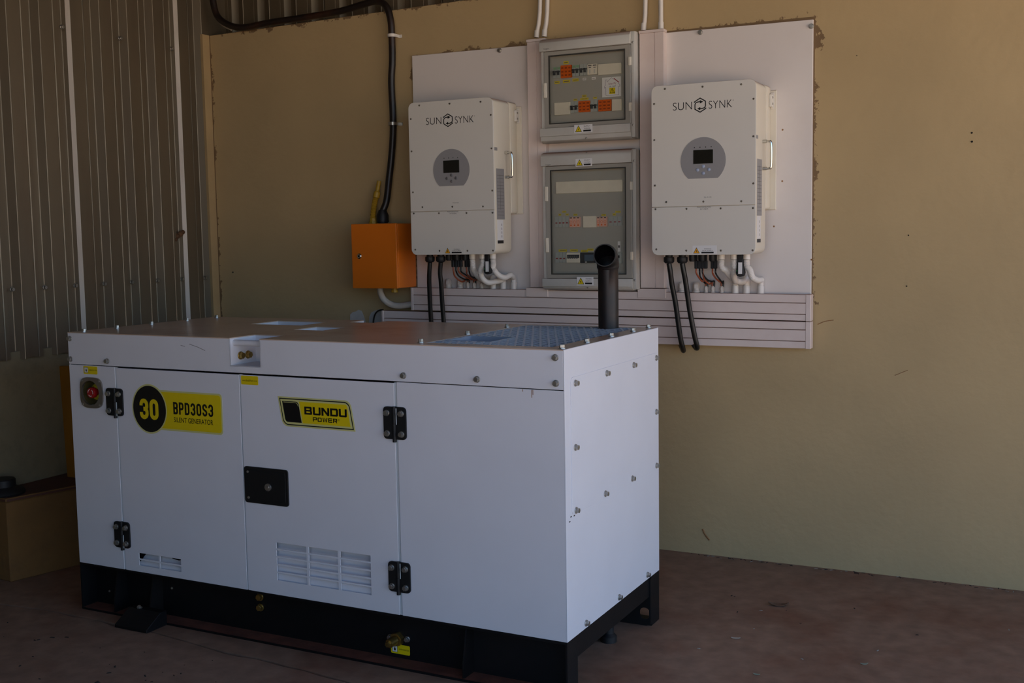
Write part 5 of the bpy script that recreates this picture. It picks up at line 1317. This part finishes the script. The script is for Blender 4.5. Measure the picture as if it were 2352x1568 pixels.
# ================================================================== LEFT CORNER ON THE FLOOR
mb = MB(); mb.prism([(-0.01, -1.50), (0.165, -1.517), (0.236, -1.22), (0.290, -0.70), (-0.01, -0.70)], 'z', 0.0, 0.335, PLINTH)
mb.prism([(-0.01, -1.503), (0.167, -1.520), (0.239, -1.22), (0.293, -0.70), (-0.01, -0.70)], 'z', 0.335, 0.352, PLINTHT)
tag(mb.build('concrete_plinth', PLINTH, None, 0.004, 1), 'low ochre plastered plinth against the left wall beside the generator', 'plinth')
mb = MB(); mb.prism([(0.068, 0.353), (0.30, 0.353), (0.30, 0.852), (0.055, 0.852)], 'y', -1.115, -1.09)
tag(mb.build('yellow_board', OPOST, None, 0.003, 1), 'yellow orange painted board standing on the plinth, half hidden by the generator', 'board')
cp = MB(); cp.lathe([(0.085, 0), (0.088, 0.006), (0.080, 0.018), (0.052, 0.030), (0.050, 0.032), (0.050, 0.060), (0.046, 0.064), (0.0, 0.064)], (0.075, -1.455, 0.3525), (0,0,1), 28)
tag(cp.build('stepped_cap', RUBBER, None, smooth=35), 'black stepped cap lying on the plinth at the far left edge', 'cap')

# grit, droppings and flakes swept over the floor
gm = MB()
def bit(x, y, s, m, el=1.6):
    a = random.random()*PI; c, sn = math.cos(a), math.sin(a); h = s*0.5
    v = []
    for zz, k in ((0.0002, 1.0), (h, 0.6)):
        for q in ((-el, -0.6), (el, -0.5), (el*0.9, 0.6), (-el*0.8, 0.5)):
            px, py = q[0]*s*k, q[1]*s*k; v.append((x+px*c-py*sn, y+px*sn+py*c, zz))
    gm.add(v, [(0,3,2,1),(4,5,6,7),(0,1,5,4),(1,2,6,5),(2,3,7,6),(3,0,4,7)], m)
for _ in range(150):
    bit(random.uniform(0.5, 2.6), random.uniform(-2.6, -1.83), random.choice((0.002, 0.003, 0.0045)), GRIT, random.uniform(0.8, 2.2))
for _ in range(46):
    bit(random.uniform(2.9, 4.3), random.uniform(-2.4, -0.05), random.choice((0.0025, 0.004)), random.choice((GRIT, GRITL)))
for _ in range(120):
    bit(random.uniform(2.6, 4.6), random.uniform(-0.03, -0.004), random.choice((0.0015, 0.003)), random.choice((GRITL, GRIT, GRIT)), 3.0)
o = gm.build('floor_grit', GRIT); o['kind'] = 'stuff'; o['label'] = 'scattered dark grit and pale flakes on the floor'; o['category'] = 'grit'

# a few stray leaves
def leaf(p, L, rot, m, label, curl):
    v = []; f = []; N = 8; c, sn = math.cos(rot), math.sin(rot)
    for i in range(N+1):
        t = i/N; w = L*0.22*math.sin(PI*min(1, t*0.94+0.04))**0.8; x = (t-0.5)*L; z = 0.003 + curl*(2*t-1)**2*L
        for yy, dz in ((-w, curl*L*0.5), (0, 0), (w, curl*L*0.5)):
            for th in (0, 0.0012): v.append((p[0]+x*c-yy*sn, p[1]+x*sn+yy*c, z+dz*0.6-0.003+th))
    for i in range(N):
        a, b = 6*i, 6*(i+1)
        f += [(a+1, b+1, b+3, a+3), (a+3, b+3, b+5, a+5), (a, a+2, b+2, b), (a+2, a+4, b+4, b+2), (a, b, b+1, a+1), (a+4, a+5, b+5, b+4)]
    f += [(0, 1, 3, 2), (2, 3, 5, 4), (6*N, 6*N+2, 6*N+3, 6*N+1), (6*N+2, 6*N+4, 6*N+5, 6*N+3)]
    return tag(MB().add(v, f).build('fallen_leaf', m, None), label, 'leaf')
LEAFB = mat('dry_leaf', (104, 78, 58), 0.8, 0, 0.2, 60); LEAFG = mat('faded_leaf', (134, 142, 122), 0.7, 0, 0.15, 60); LEAFP = mat('pale_leaf', (168, 156, 140), 0.7, 0, 0.1, 60)
leaf((3.113, -0.5439), 0.075, 0.25, LEAFB, 'curled brown dry leaf on the floor, longest of the stray leaves', 0.12)
leaf((3.059, -0.9465), 0.032, 0.3, LEAFP, 'small pale leaf on the floor, closest to the generator', 0.08)
leaf((3.497, -1.006), 0.026, 0.5, LEAFG, 'small grey green leaf on the floor, furthest right', 0.10)
leaf((3.204, -1.232), 0.022, 0.1, LEAFG, 'tiny grey green leaf on the floor at the bottom edge of the photo', 0.10)
